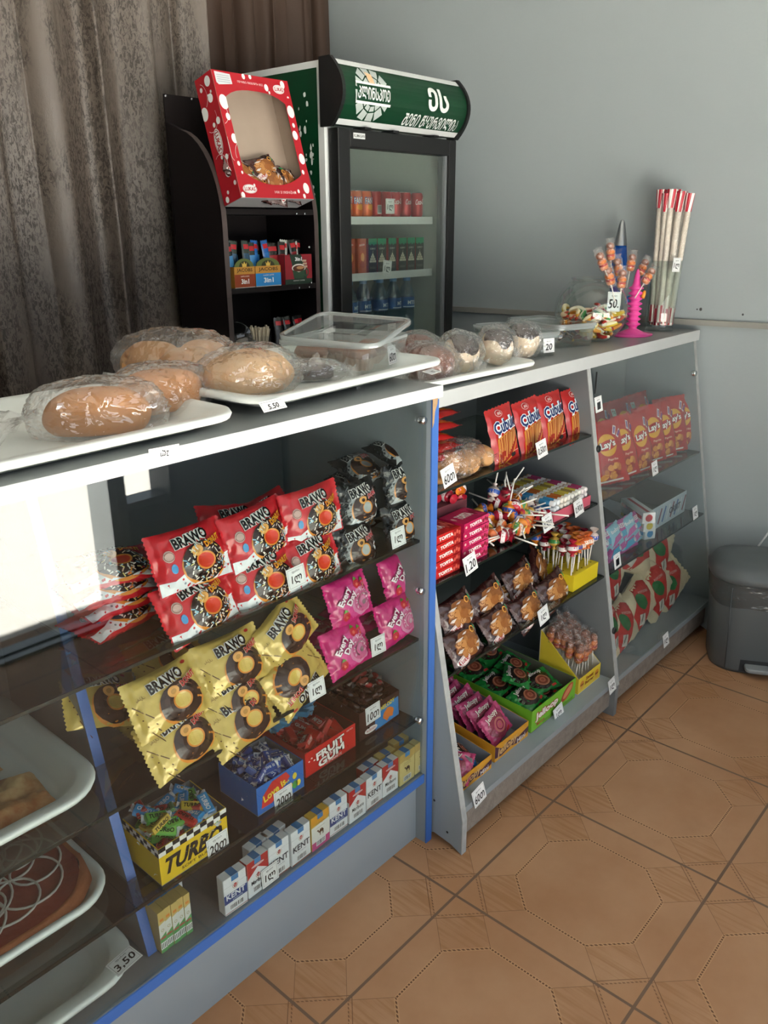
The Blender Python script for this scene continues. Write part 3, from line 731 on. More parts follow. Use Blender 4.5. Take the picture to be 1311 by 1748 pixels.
def spots(b, mp, pts, cl):
    for i, (x, z, r) in enumerate(pts): b.poly([tuple(cl((x+r*cos(a)*.85, z+r*1.15*sin(a)))) for a in [2*PI*k/18 for k in range(18)]], WHITE, mp, .0016+i*.00002)
def cl(p): x, z = p; return (max(-w_/2, min(w_/2, x)), max(0, min(h, z)))
def clb(x0, x1, z0=0, z1=h): return lambda p: (max(x0, min(x1, p[0])), max(z0, min(z1, p[1])))
spots(b, mfr, [(-.125, .265, .018), (-.122, .225, .009), (-.118, .165, .012), (-.124, .095, .006), (-.119, .07, .004)], clb(-w_/2, xl))
spots(b, mfr, [(.128, .26, .016), (.124, .19, .012), (.13, .12, .014), (.127, .22, .006), (.122, .08, .006)], clb(-xl, w_/2))
spots(b, mfr, [(.05, .322, .009), (.058, .309, .004), (-.03, .345, .007), (-.005, .347, .006), (.118, .338, .010), (.13, .30, .005)], clb(-w_/2, w_/2, .3, h))
spots(b, mfr, [(.12, .032, .014), (.085, .022, .005), (.105, .008, .006), (.07, .018, .003), (-.135, .006, .008), (-.085, .035, .004)], clb(-w_/2, w_/2, 0, .06))
for cx, cz, sx in ((-.105, .024, .026), (.098, .322, .022)):
    b.disc(cx, cz, sx, .013, WHITE, mfr, .002, 22); b.ring(cx, cz, sx-.003, sx-.0018, KRED, mfr, .0024, k=.5); b.text('LUKAS', cx, cz, sx*1.5, .011, KRED, mfr, .0026, bold=.03)
b.text('МИ З УКРАЇНИ', .03, .018, .085, .010, ink('#e8c6c6'), mfr, .002); b.text('ПЕЧИВО ЛЮБЛЯТЬ ВСІ', -.01, .328, .095, .006, ink('#e8c6c6'), mfr, .002)
b.poly([(-.135, .348), (-.135, .318), (-.128, .312), (-.078, .318), (-.08, .345)], ink('#c9ced2'), mfr, .002)
for k in range(4): b.rect(-.107, .339-k*.006, .045, .0014, ink('#8d949c'), mfr, .0024)
def loop(cx, cz, r, a0, a1): b.line([clb(-w_/2, xl)((cx+r*cos(a), cz+r*1.1*sin(a))) for a in [a0+(a1-a0)*k/10 for k in range(11)]], .0011, WHITE, mfr, .0014)
loop(-.09, .12, .036, 1.8, 3.4); loop(-.10, .14, .05, 2.6, 3.9); loop(-.15, .235, .03, -1.2, .6)
b.obj('front_panel', bx)['label'] = 'red front with a cut-out window'
b = MB(); ml = lambda u, v, hh: Vector((-w_/2-hh, -u, v))      # left side: u = 0 at the back, .08 at the front
rev = lambda P: list(reversed(P))
b.poly(rev([(0, 0), (dp, 0), (dp, h), (0, h)]), RED, ml, .001)
for i, (u, v, r) in enumerate([(.055, .33, .013), (.02, .318, .006), (.052, .285, .011), (.01, .255, .017), (.04, .215, .006), (.062, .22, .009), (.05, .08, .012), (.062, .12, .007), (.04, .125, .005), (.07, .045, .006), (.03, .03, .005), (.045, .295, .003), (.06, .30, .004), (.035, .19, .003), (.02, .012, .008)]):
    b.poly(rev([(max(0, min(dp, u+r*cos(a))), max(0, min(h, v+r*1.1*sin(a)))) for a in [2*PI*k/16 for k in range(16)]]), WHITE, ml, .0016+i*.00002)
b.poly(rev([(.042+.017*cos(a), .168+.036*sin(a)) for a in [2*PI*k/22 for k in range(22)]]), WHITE, ml, .002)
b.poly(rev([(.042+.0148*cos(a), .168+.033*sin(a)) for a in [2*PI*k/22 for k in range(22)]]), KRED, ml, .0023); b.poly(rev([(.042+.0136*cos(a), .168+.031*sin(a)) for a in [2*PI*k/22 for k in range(22)]]), WHITE, ml, .0026)
mlt = lambda u, v, hh: Vector((-w_/2-hh, -u, v))
v_, t_, asp = text2d('LUKAS', .03)
b.tris([(.042+y*.017, .168-x*.052) for x, y in v_], [tuple(t) for t in t_], KRED, lambda u, v, hh: ml(u, v, hh), .003)
for cx, cz, r, a0, a1 in ((.03, .235, .03, -2.2, .4), (.03, .10, .03, -.6, 2.2), (.085, .09, .03, 1.9, 3.8), (.01, .30, .03, -1, 1.2)):
    pts = [(max(0, min(dp, cx+r*cos(a))), cz+r*1.2*sin(a)) for a in [a0+(a1-a0)*k/10 for k in range(11)]]; b.line(pts, .0011, WHITE, lambda u, v, hh: ml(u, v, hh), .0014)
b.obj('side_print', bx)
b = MB(); b.box(-w_/2, w_/2, y0, 0, -.0012, -.0002, GCARD); b.rect(.0, -.04, .06, .02, ink('#6f7074'), lambda u, v, hh: Vector((u, v, -.0012-hh)), .0004); b.obj('base_flap', bx)['label'] = 'grey underside flap'
# brown wrapped biscuits, shared by the spotted box and the counter
CK = mat('wrap_brown', '#3a1d1a', rough=.22, spec=.6); COOK = mat('biscuit', '#b3763c', rough=.75, var=.2, scale=60)
WFILM = clear('wrap_film', '#f4efe6', base=.05, graze=.6, rough=.10, body=.10, bodycol='#b9a590', bump=.9, bscale=55)
def cookie_pack():
    b = MB()
    mp = pillow(b, .125, .088, .032, CK, CK, seed=11, cw=.010, wr=.007)
    b.disc(.003, 0, .048, .031, film_ink('#8f5a30'), mp, .0004, 26, L=.012, wob=.35, seed=3)
    rnd = random.Random(7)
    for k in range(11):
        x, y = rnd.uniform(-.034, .036), rnd.uniform(-.019, .019); r = rnd.uniform(.009, .016)
        b.disc(x, y, r, r*.72, film_ink(('#a8703c', '#b98048', '#9a6030', '#c08c58')[k % 4]), mp, .0007+.00012*k, 14, L=.012, wob=.3, seed=k, rot=k)
        if k % 2: b.ring(x, y, r*.5, r*.66, film_ink('#6f3c1c'), mp, .0008+.00012*k, k=.7, a0=.3*k, a1=.3*k+3)
    b.disc(-.032, -.026, .020, .0115, film_ink('#e3e0dc'), mp, .0012, 20, L=.01); b.ring(-.032, -.026, .0165, .0178, film_ink('#a3161f'), mp, .0016, k=.58); b.text('LUKAS', -.032, -.026, .026, .009, film_ink('#a3161f'), mp, .0018, bold=.03, L=.01)
    b.poly([(.02, -.030), (.05, -.018), (.052, -.008), (.022, -.02)], film_ink('#d9d4cc'), mp, .0012, L=.01); b.text('Bananini', .036, -.019, .026, .006, film_ink('#5a4a44'), mp, .0016, rot=.38, L=.01)
    b.poly([(.040, .014), (.050, .018), (.049, .030), (.043, .028)], film_ink('#2f9a5e'), mp, .0026, L=.01); b.ring(.030, .022, .006, .009, film_ink('#d89a44'), mp, .0028)
    for k, (x, y, l, w_) in enumerate(((-.04, .02, .03, .003), (-.01, .026, .02, .002), (.02, -.012, .022, .0025), (-.046, -.004, .02, .004))): b.poly([(x, y), (x+l*.5, y-w_), (x+l, y+w_*.5), (x+l*.4, y+w_)], film_ink('#cfc4ba'), mp, .0030)  # pale slivers: the wrapper's shine put into the colour, not printed artwork
    for s_ in (-1, 1): b.poly([(s_*.0615, -.036), (s_*.0615, .036), (s_*.052, .03), (s_*.05, -.03)][::s_], film_ink('#6c5a58'), mp, .0006, L=.01)
    o = b.obj('biscuit_packet'); o['category'] = 'biscuits'; return o
K_ck = Kind(cookie_pack)
MBX = TR(*bx.location) @ RX(-16.7)
for i, (x, y, z, ro, ya) in enumerate([(.0, -.040, .097, 14, 0), (-.098, -.045, .085, -30, 10), (-.06, -.05, .042, -18, 5), (.012, -.055, .043, 75, -10), (.072, -.052, .05, 82, 8)]):
    Mx = MBX @ TR(x, y, z) @ RZ(ya) @ RX(78) @ RZ(ro); o = K_ck.put(Mx.translation, Mx, ['brown wrapped biscuit packet lying on top of the others in the spotted box', 'brown wrapped biscuit packet against the left wall of the spotted box', 'brown wrapped biscuit packet low in the left of the spotted box', 'brown wrapped biscuit packet standing low in the middle of the spotted box', 'brown wrapped biscuit packet standing low in the right of the spotted box'][i], 'biscuit packets in the spotted box')
    o.scale = (.95, .95, .95)
# ---- coffee boxes and sticks
GOLD = ink('#c08a3c')
def coffee_box(lower, sub_t, w_):
    b = MB(); d_, h = .09, .062
    b.box(-w_/2, w_/2, 0, .002, 0, h, GOLD); b.box(-w_/2, -w_/2+.002, .002, d_, 0, h, GOLD); b.box(w_/2-.002, w_/2, .002, d_, 0, h, GOLD); b.box(-w_/2+.002, w_/2-.002, d_-.002, d_, 0, h, GOLD); b.box(-w_/2+.002, w_/2-.002, .002, d_-.002, 0, .002, GOLD)
    mf = lambda u, v, hh: Vector((u, -hh, v))
    b.prism([(w_*.46*cos(a), h+.024*sin(a)) for a in [PI*k/14 for k in range(15)]], 0, .002, ink('#5d6b3a'), T=TR(0, .002, 0) @ RX(90))
    b.poly([(w_*.26*cos(a), h+.017*sin(a)) for a in [PI*k/12 for k in range(13)]], ink('#31351f'), mf, .0004)
    b.poly([(-.008, h), (.008, h), (.010, h+.013), (.005, h+.007), (0, h+.016), (-.005, h+.007), (-.010, h+.013)], ink('#d6b354'), mf, .0007)
    b.rect(0, .020, w_, .040, ink(lower), mf, .0004); b.rect(0, .001, w_, .002, ink('#b9b4ad'), mf, .0006)
    b.text('JACOBS', 0, .051, w_*.76, .013, ink('#2a2216'), mf, .0006, bold=.012); b.text('3in1', 0, .019, w_*.38, .015, ink('#eef0f0'), mf, .0008, bold=.03); b.text(sub_t, 0, .034, w_*.42, .004, ink('#e8d8d0'), mf, .0008)
    o = b.obj('coffee_box'); o['category'] = 'box'; return o
zr = 1.3165
o = coffee_box('#8f3d20', 'CAPPUCCINO', .080); o.location = (1.682, 2.058, zr); o['label'] = 'gold and brown open coffee stick box at the left of the dark shelf'
o = coffee_box('#2a86c9', 'CLASSIC LATTE', .104); o.location = (1.777, 2.058, zr); o['label'] = 'gold and blue open coffee stick box in the middle of the dark shelf'
b = MB(); w_, d_, h = .118, .09, .092
DG = ink('#24382c'); DR = ink('#8f2530'); mf = lambda u, v, hh: Vector((u, -hh, v))
b.box(-w_/2, w_/2, 0, .002, 0, h, DG); b.box(-w_/2, -w_/2+.002, .002, d_, 0, h, DR); b.box(w_/2-.002, w_/2, .002, d_, 0, h, DR); b.box(-w_/2+.002, w_/2-.002, d_-.002, d_, 0, h, DR); b.box(-w_/2+.002, w_/2-.002, .002, d_-.002, 0, .002, DR)
b.poly([(-w_/2, .016), (-.020, .016), (-.025, .05), (-.038, h), (-w_/2, h)], DR, mf, .0004); b.poly([(.035, .016), (w_/2, .016), (w_/2, h), (.012, h), (.03, .055)], DR, mf, .0004)
b.text('3in1', 0, .078, .03, .012, ink('#eceeee'), mf, .0008, bold=.03); b.disc(0, .05, .03, .013, ink('#e7e2d8'), mf, .0007, 24); b.disc(0, .049, .026, .010, ink('#5a2f1d'), mf, .0009, 24); b.disc(.006, .051, .016, .005, ink('#b98a5c'), mf, .0011, 18)
b.poly([(-.028, .045), (-.022, .018), (.02, .018), (.028, .045), (.0, .037)], ink('#2f4d38'), mf, .00075); b.ring(.032, .036, .008, .012, ink('#2f4d38'), mf, .0006, k=1.1)
b.text('INSTANT COFFEE', 0, .011, .05, .003, ink('#d8d8d0'), mf, .0008)
for k in range(3): b.rect(.025+.002*k, .072-.009*k, .018, .006, ink('#b9a08a'), mf, .0009)
o = b.obj('coffee_box', loc=(1.905, 2.056, zr)); tag(o, 'dark red and green coffee box printed with a cup on the dark shelf', 'box')
def sachet(c, c2):
    b = MB(); mp = pillow(b, .030, .125, .010, pl('sachet_'+c.strip('#'), c, rough=.22), seed=5, crimp='y', cw=.006, wr=.002, nx=8, ny=16)
    b.rect(0, .045, .020, .014, film_ink('#b0222a'), mp, .0006, L=.01); b.rect(0, -.0, .024, .05, film_ink(c2), mp, .0006, L=.01)
    o = b.obj('coffee_sachet'); o['category'] = 'sachet'; return o
KS = {}
def put_sachet(c, c2, loc, rot, label, grp):
    if (c, c2) not in KS: KS[(c, c2)] = Kind(lambda: sachet(c, c2))
    return KS[(c, c2)].put(loc, rot, label, grp)
rnd = random.Random(2)
for k, (x0, n, cols, where) in enumerate(((1.682, 4, (('#2a2f2b', '#4b8fc4'), ('#2f3a33', '#31506a')), 'brown coffee box'), (1.777, 5, (('#2c3530', '#3f86c0'), ('#1f5ea6', '#2a6fb8')), 'blue coffee box'), (1.905, 6, (('#26231f', '#8f2a2e'), ('#b9bdb6', '#d6d8d2'), ('#1a1b1c', '#141414')), 'red and green coffee box'))):
    wd = (.06, .08, .09)[k]
    for i in range(n):
        c = cols[i % len(cols)]; x = x0-wd/2+wd*i/(n-1)
        put_sachet(c[0], c[1], (x, 2.085+.014*(i % 3), zr+.069+.006*(i % 2)), RZ(rnd.uniform(-12, 12)) @ RX(86) @ RZ(rnd.uniform(-7, 7)), 'coffee stick sachet standing in the open '+where, 'sachets in the '+where)
for i in range(4):
    put_sachet('#26231f', '#8f2a2e', (1.822+.006*i, 2.09+.016*(i % 2), zr+.066), RZ(8*i-12) @ RX(84) @ RZ(4-3*i), 'dark coffee stick sachet wedged between the blue and the red coffee boxes', 'sachets between the boxes')
# lowest visible shelf
zr = 1.0985
STIR = mat('stirrer_paper', '#b6ac97', rough=.7, var=.1, scale=40)
o = thing('stirrer_cup', 'clear cup full of pale wooden coffee stirrers on the dark shelf', 'cup', (1.748, 2.085, zr))
MB().lathe([(0, .001), (.028, .001), (.040, .066)], clear('cup_plastic', '#ffffff', base=.1, body=.1, bodycol='#bbbbbb'), 24).obj('cup', o)
for i in range(26):
    a = 2.4*i; r = .020*(i/26)**.5; top_r = .040*(i/26)**.5
    MB().tube([(r*cos(a), r*sin(a), .003), (top_r*cos(a), top_r*sin(a), .090+.006*sin(i*3.1))], .0036, STIR, 6).obj('stirrer', o)
b = MB(); b.lathe([(0, 0), (.04, 0), (.052, .012), (.055, .035), (.050, .035), (.045, .012), (0, .006)], mat('black_gloss', '#0c0c0d', rough=.12, coat=.6), 32, T=RX(62))
o = b.obj('black_lid', loc=(1.668, 2.11, zr+.05)); tag(o, 'shiny black round plastic lid leaning at the left of the lowest dark shelf', 'lid')
for i in range(6): put_sachet('#1c1d1e', '#121314', (1.835+.022*i, 2.09+.012*(i % 2), zr+.050), RZ(6*i-15) @ RX(82) @ RZ(rnd.uniform(-10, 10)), 'black coffee sachet beside the stirrer cup on the dark shelf', 'black sachets on the lowest shelf')
# ======================= on the counter tops =======================
TRAYM = mat('tray_white', '#dde3e0', rough=.28, spec=.5)
def rrect(w_, d_, r, n=7):
    p = []
    for cx, cy, a0 in ((w_/2-r, d_/2-r, 0), (-w_/2+r, d_/2-r, PI/2), (-w_/2+r, -d_/2+r, PI), (w_/2-r, -d_/2+r, 1.5*PI)):
        for i in range(n+1): a = a0+PI/2*i/n; p.append((cx+r*cos(a), cy+r*sin(a)))
    return p
def loft(b, loops, m, cap0=True, cap1=True, smooth=True, T=None):
    n = len(loops[0]); vs = [p for l in loops for p in l]; fs = []
    for k in range(len(loops)-1):
        for i in range(n): j = (i+1) % n; fs.append((k*n+i, k*n+j, (k+1)*n+j, (k+1)*n+i))
    if cap0: fs.append(tuple(reversed(range(n))))
    if cap1: fs.append(tuple((len(loops)-1)*n+i for i in range(n)))
    return b.add(vs, fs, m, smooth, T)
def lp(w_, d_, r, z): return [(x, y, z) for x, y in rrect(w_, d_, max(.001, r))]
def tray(name, w_, d_, h, r, label, loc, rot, rim=.026, wall=.03, m=None, cat='tray', group=None):
    b = MB(); m = m or TRAYM; i1 = 2*rim; i2 = 2*(rim+wall)
    loft(b, [lp(w_-i2-.01, d_-i2-.01, r-.03, 0), lp(w_-i1+.006, d_-i1+.006, r-.012, h-.016), lp(w_-.004, d_-.004, r, h-.012), lp(w_, d_, r, h-.006), lp(w_-.004, d_-.004, r, h-.001), lp(w_-.014, d_-.014, r-.004, h), lp(w_-i1+.008, d_-i1+.008, r-.012, h-.001), lp(w_-i1, d_-i1, r-.014, h-.005), lp(w_-i2+.012, d_-i2+.012, r-.026, .007), lp(w_-i2, d_-i2, r-.03, .004)], m)
    o = b.obj(name, loc=loc, rot=rot); return tag(o, label, cat, group)
tray('bread_tray', .84, .425, .032, .07, 'white plastic tray at the left end of the counter under the two small loaves', (.43, 1.258, CZ+.0005), RZ(1))
tray('bread_tray', .575, .43, .032, .06, 'white plastic tray under the big pale loaf and the cupcake box', (1.152, 1.285, CZ+.012), RZ(4))
tray('bread_tray', .53, .37, .026, .05, 'white plastic tray under the chocolate topped buns', (1.645, 1.325, 1.1355), RZ(-2.5))
# bread in clear bags
BR1 = mat('crust_tan', '#b98a58', rough=.6, var=.16, scale=14, bump=.15, bscale=90, sub=.1); BR2 = mat('crust_amber', '#b8772f', rough=.5, var=.2, scale=12, bump=.1); BR3 = mat('crust_pale', '#c99e6c', rough=.7, var=.14, scale=18, bump=.25, bscale=120, sub=.1)
BAG = clear('bread_bag', '#ffffff', base=.13, graze=.6, rough=.06, body=.09, bodycol='#dfe3e3', bump=1.0, bscale=26, power=3)
BAG2 = clear('bun_bag', '#ffffff', base=.12, graze=.6, rough=.06, body=.05, bodycol='#dfe3e3', bump=1.0, bscale=40, power=3)
def loaf(rx, ry, rz, m, seed, loc, rot, label, name='bread_loaf', cat='bread', amp=.05, flat_=.45, sharp=2.3, group=None):
    b = MB(); blob(b, rx, ry, rz, m, seed, amp, 1.6, 36, 22, flat_=flat_, sharp=sharp); return tag(b.obj(name, loc=loc, rot=rot), label, cat, group)
def bag(rx, ry, rz, seed, loc, rot, label, tails=((1, 0),), m=None, ridge=.10, name='plastic_bag', taillen=.07):
    b = MB(); m = m or BAG; blob(b, rx, ry, rz, m, seed, .08, 2.4, 72, 44, flat_=.42, ridge=ridge, sharp=2.4, fine=.06)
    for k, (tx, ty) in enumerate(tails):      # gathered ends of the film
        L = math.hypot(tx, ty); ux, uy = tx/L, ty/L; n = 14
        def fn(u, v, ux=ux, uy=uy, k=k):
            d = v*taillen; a = (u-.5)*2; wd = (.025+.055*v)*(1 if rx > .06 else .6)
            x0 = rx*.86 if abs(ux) > abs(uy) else 0; y0 = ry*.86 if abs(uy) >= abs(ux) else 0
            z = -rz*.25+.03*v*sin(a*7+seed)*(.3+v)+.018*noise.noise((a*4, v*3, seed+k))+.02*(1-v)
            return (ux*(x0+d)+(-uy)*a*wd, uy*(y0+d)+ux*a*wd, z-.012*v)
        b.grid(fn, n, 6, m)
    return tag(b.obj(name, loc=loc, rot=rot), label, 'bag')
zt = CZ+.006
loaf(.082, .050, .044, BR2, 3, (.662, 1.195, zt+.03), RZ(-28), 'amber small loaf in the leftmost clear bag')
bag(.108, .066, .056, 5, (.662, 1.195, zt+.034), RZ(-28), 'clear crinkled bag around the leftmost small loaf', ((-1, .2),), taillen=.09)
loaf(.088, .050, .044, BR2, 7, (.812, 1.245, zt+.034), RZ(8), 'amber small loaf right of the leftmost one')
bag(.108, .064, .054, 9, (.812, 1.245, zt+.036), RZ(8), 'clear crinkled bag around the second small loaf from the left', ((1, -.15), (-1, .4)), taillen=.05)
zt = CZ+.016
loaf(.096, .078, .047, BR3, 12, (.995, 1.222, zt+.036), RZ(20), 'big round pale loaf in the middle of the counter', sharp=2.1)
bag(.108, .088, .055, 14, (.995, 1.222, zt+.038), RZ(20), 'clear bag around the big round pale loaf', ((1, -.1),), taillen=.06)
loaf(.062, .058, .048, BR1, 15, (.945, 1.34, zt+.036), RZ(0), 'tan bun just behind the big pale loaf')
loaf(.066, .060, .050, BR1, 16, (.935, 1.45, zt+.036), RZ(30), 'tan bun furthest back left of the big pale loaf')
loaf(.058, .055, .046, BR1, 17, (1.04, 1.42, zt+.036), RZ(60), 'tan bun hidden half behind the big pale loaf')
bag(.088, .145, .070, 18, (.960, 1.40, zt+.042), RZ(10), 'clear bag holding the tan buns behind the big pale loaf', ((-1, .1),), ridge=.13)
loaf(.05, .028, .020, mat('dark_cake', '#3b2a28', rough=.6, var=.3, scale=50), 21, (1.165, 1.235, zt+.017), RZ(-35), 'dark pastry in a small bag right of the big pale loaf', 'dark_pastry', 'pastry')
bag(.075, .040, .026, 22, (1.165, 1.235, zt+.019), RZ(-35), 'small grey clear bag right of the big pale loaf', ((1, .1),), taillen=.03, ridge=.16)
# clear lidded boxes
PLAS = clear('box_plastic', '#fbfdfc', base=.08, graze=.6, rough=.06, body=.06, bodycol='#dfe6e8', power=3)
PLASR = clear('box_rim', '#eef2f2', base=.12, graze=.6, rough=.10, body=.42, bodycol='#dde4e6', power=3)
def clear_box(w_, d_, h, loc, rot, label, lid=None, name='clear_box'):
    t = thing(name, label, 'box', loc, rot)
    b = MB(); k = .90; th = .0022
    loft(b, [lp(w_*k, d_*k, .018, 0), lp(w_*.985, d_*.985, .026, h-.003), lp(w_*.985-2*th, d_*.985-2*th, .025, h-.003), lp(w_*k-2*th, d_*k-2*th, .016, .003)], PLAS, smooth=True); b.obj('tub', t)
    b = MB(); loft(b, [lp(w_*.985, d_*.985, .026, h-.010), lp(w_, d_, .028, h-.009), lp(w_, d_, .028, h), lp(w_*.985-.005, d_*.985-.005, .025, h), lp(w_*.985-.005, d_*.985-.005, .025, h-.008)], PLASR, False, False); b.obj('rim', t)
    if lid:
        lz, lx, ly, lr = lid; T = TR(lx, ly, lz) @ lr
        b = MB(); loft(b, [lp(w_*1.02, d_*1.02, .03, 0), lp(w_*1.03, d_*1.03, .031, .003), lp(w_*1.03, d_*1.03, .031, .009), lp(w_*.96, d_*.96, .026, .0095), lp(w_*.95, d_*.95, .024, .0055), lp(w_*.3, d_*.3, .01, .006)], PLAS, False, True, T=T)
        loft(b, [lp(w_*1.034, d_*1.034, .031, .001), lp(w_*1.036, d_*1.036, .031, .0095), lp(w_*.965, d_*.965, .027, .0102), lp(w_*.965, d_*.965, .027, .0085)], PLASR, False, False, T=T)
        b.obj('lid', t)
    return t
clear_box(.235, .225, .068, (1.337, 1.300, CZ+.017), RZ(17), 'clear cupcake box with its lid laid crooked on top', (.080, -.008, -.01, RY(-7) @ RX(3) @ RZ(4)))
MUF = mat('muffin_brown', '#8a5233', rough=.75, var=.3, scale=30, bump=.4, bscale=70); CUPP = mat('paper_cup', '#b9967f', rough=.8, var=.12, scale=60)
def muffin():
    t = thing('cupcake', None, 'cupcake'); n = 36
    vs = []; fs = []
    for k, (r, z) in enumerate(((.024, 0), (.033, .030))):
        for i in range(n): a = 2*PI*i/n; rr = r*(1+(.035 if i % 2 else -.035)); vs.append((rr*cos(a), rr*sin(a), z))
    for i in range(n): j = (i+1) % n; fs.append((i, j, n+j, n+i))
    b = MB(); b.add(vs, fs+[tuple(reversed(range(n)))], CUPP); b.obj('paper_cup', t)
    b = MB(); blob(b, .034, .034, .017, MUF, 4, .12, 3, 24, 14, T=TR(0, 0, .031)); b.obj('cake_top', t); return t
K_m = Kind(muffin)
for (lx, ly, lb) in ((-.062, .052, 'cupcake at the back left of the clear lidded box'), (-.002, .010, 'cupcake in the middle of the clear lidded box'), (-.045, -.058, 'cupcake at the front of the clear lidded box'), (.055, -.040, 'cupcake on the right of the clear lidded box')):
    P = TR(1.337, 1.300, CZ) @ RZ(17) @ Vector((lx, ly, .0215)); K_m.put(P, RZ(lx*900), lb, 'cupcakes in the clear box').scale = (1.1, 1.1, 1.1)
# chocolate buns in bags
CHO = mat('choco_dark', '#2b1712', rough=.22, spec=.6, var=.2, scale=20); CHM = mat('choco_bun', '#6b3c2a', rough=.35, spec=.5, var=.15, scale=12); CRM = mat('bun_cream', '#d9c6ab', rough=.8, var=.1, scale=25, sub=.1)
zb = 1.1355+.006
def choc_bun(loc, rot, label, r=.048, hz=.05):
    t = thing('chocolate_bun', label, 'bun', loc, rot)
    b = MB(); blob(b, r, r*.95, hz, CRM, 31, .06, 2, 30, 20, flat_=.35, sharp=2.3); b.obj('bun', t)
    b = MB(); n = 30; vs = []; fs = []
    for j in range(9):
        for i in range(n):
            ph = 2*PI*i/n; lim = 1.05+.45*noise.noise((cos(ph)*1.6, sin(ph)*1.6, loc[0]*9)); th = lim*j/8; k = 1.05
            q_ = Vector((sin(th)*cos(ph), sin(th)*sin(ph), cos(th))); q_ *= (abs(q_.x)**2.3+abs(q_.y)**2.3+abs(q_.z)**2.3)**(-1/2.3)*k*(1+.06*noise.noise(q_*2+Vector((31*3.7, 31, 0)))); vs.append((r*q_.x, r*.95*q_.y, max(-hz*.62, hz*q_.z)))
    for j in range(8):
        for i in range(n): a, c = j*n+i, j*n+(i+1) % n; fs.append((a, a+n, c+n, c))
    b.add(vs, fs, CHO, True); b.obj('glaze', t); return t
for i, (px, pw, yy) in enumerate(((785, 0, 1.255), (846, 0, 1.255), (888, 0, 1.275))):
    P = at(px, 605, 'y', yy); nm = ('nearest the brown buns', 'in the middle of the row', 'nearest the clear boxes')[i]
    choc_bun((P.x, yy, zb+.042), RX(18) @ RZ(40*i), 'cream bun with dark glossy chocolate top '+nm)
    bag(.060, .056, .056, 40+i, (P.x, yy, zb+.048), RX(18) @ RZ(30*i), 'clear bag on the chocolate topped bun '+nm, ((.2, -1),), m=BAG2, taillen=.025)
P = at(733, 610, 'y', 1.25); loaf(.066, .060, .048, CHM, 51, (P.x, 1.25, zb+.034), RZ(15), 'brown chocolate coated bun at the front left of the tray', 'chocolate_bun', 'bun')
bag(.078, .070, .055, 52, (P.x, 1.25, zb+.037), RZ(15), 'clear bag on the front brown chocolate bun', ((1, -.6), (-1, 0)), m=BAG2, taillen=.03)
P = at(712, 578, 'y', 1.42); loaf(.062, .055, .044, CHM, 53, (P.x, 1.42, zb+.034), RZ(60), 'brown chocolate coated bun behind the front one', 'chocolate_bun', 'bun')
bag(.074, .066, .051, 54, (P.x, 1.42, zb+.037), RZ(60), 'clear bag on the rear brown chocolate bun', ((1, .3),), m=BAG2, taillen=.03)
# two more boxes with flat lids
bA = clear_box(.125, .285, .062, (2.140, 1.370, 1.1355), RZ(-19), 'empty looking clear lidded box behind the cream buns', (.0605, 0, 0, I4))
bB = clear_box(.165, .265, .064, (2.372, 1.385, 1.1355), RZ(-19), 'clear lidded box of dark jelly strips beside the round bowl', (.0625, 0, 0, I4))
rnd = random.Random(12); JC = ['#2c1712', '#3a1d10', '#c9a03a', '#8f2418', '#4a2a14', '#b3862c', '#201010']
def strip(c):
    b = MB(); n = 12; pts = [(.045*(i/n-.5)*2*.5, .012*sin(i/n*3.0), .004+.010*sin(PI*i/n)) for i in range(n+1)]
    b.tube(pts, .0042, mat('jelly_'+c.strip('#'), c, rough=.3, spec=.6), 6); o = b.obj('jelly_strip'); o['category'] = 'sweet'; return o
KJ = [Kind(lambda c=c: strip(c)) for c in JC]
for i in range(34):
    l = Vector((rnd.uniform(-.05, .05), rnd.uniform(-.095, .095), .004+.028*(i/34))); P = TR(2.372, 1.385, 1.137) @ RZ(-19) @ l
    KJ[i % 7].put(P, RZ(rnd.uniform(0, 180)) @ RX(rnd.uniform(-25, 25)), 'curled jelly strip in the clear box beside the round bowl', 'jelly strips in the clear box')
# round glass bowl of gummies
VASE = clear('vase_glass', '#f3f8f6', base=.07, graze=.8, rough=.01, power=3.2)
bc = Vector((2.52, 1.325, 1.1355))
b = MB(); prof = []
R = .117; cz = .088
for i in range(17):
    t = -1.0+(.98+1.0)*i/16; prof.append((R*cos(t), cz+R*.97*sin(t)))
prof = [(0, prof[0][1])]+prof
prof += [(prof[-1][0]+.006, prof[-1][1]+.008), (prof[-1][0]+.002, prof[-1][1]+.008)]
off = prof[0][1]; prof = [(r, z-off) for r, z in prof]
b.lathe(prof, VASE, 48); tag(b.obj('fish_bowl', loc=bc), 'round glass bowl half full of fruit jelly sweets', 'bowl')
GC = [('#c9431f', '#e7c9a8'), ('#e79a2c', '#f0d9b0'), ('#d9d2c2', '#b3281f'), ('#e8c23a', '#f2e6c0'), ('#3f9a4a', '#e6e0c8'), ('#b3231f', '#e8d0c0')]
def gummy(c, c2):
    b = MB(); n = 10; A = mat('gum_'+c.strip('#'), c, rough=.45, sub=.2); B = mat('gum_'+c2.strip('#'), c2, rough=.6)
    b.tube([(.028*(i/n-.5)*1.6, .010*cos((i/n-.5)*3.0), 0) for i in range(n+1)], [.006*(sin(PI*(.12+.76*i/n)))**.6 for i in range(n+1)], A, 8)
    b.tube([(.028*(i/n-.5)*1.5, .010*cos((i/n-.5)*3.0)+.003, .0035) for i in range(n+1)], [.0052*(sin(PI*(.12+.76*i/n)))**.6 for i in range(n+1)], B, 8)
    o = b.obj('gummy_sweet'); o['category'] = 'sweet'; return o
KG = [Kind(lambda c=c: gummy(*c)) for c in GC]
gi = 0
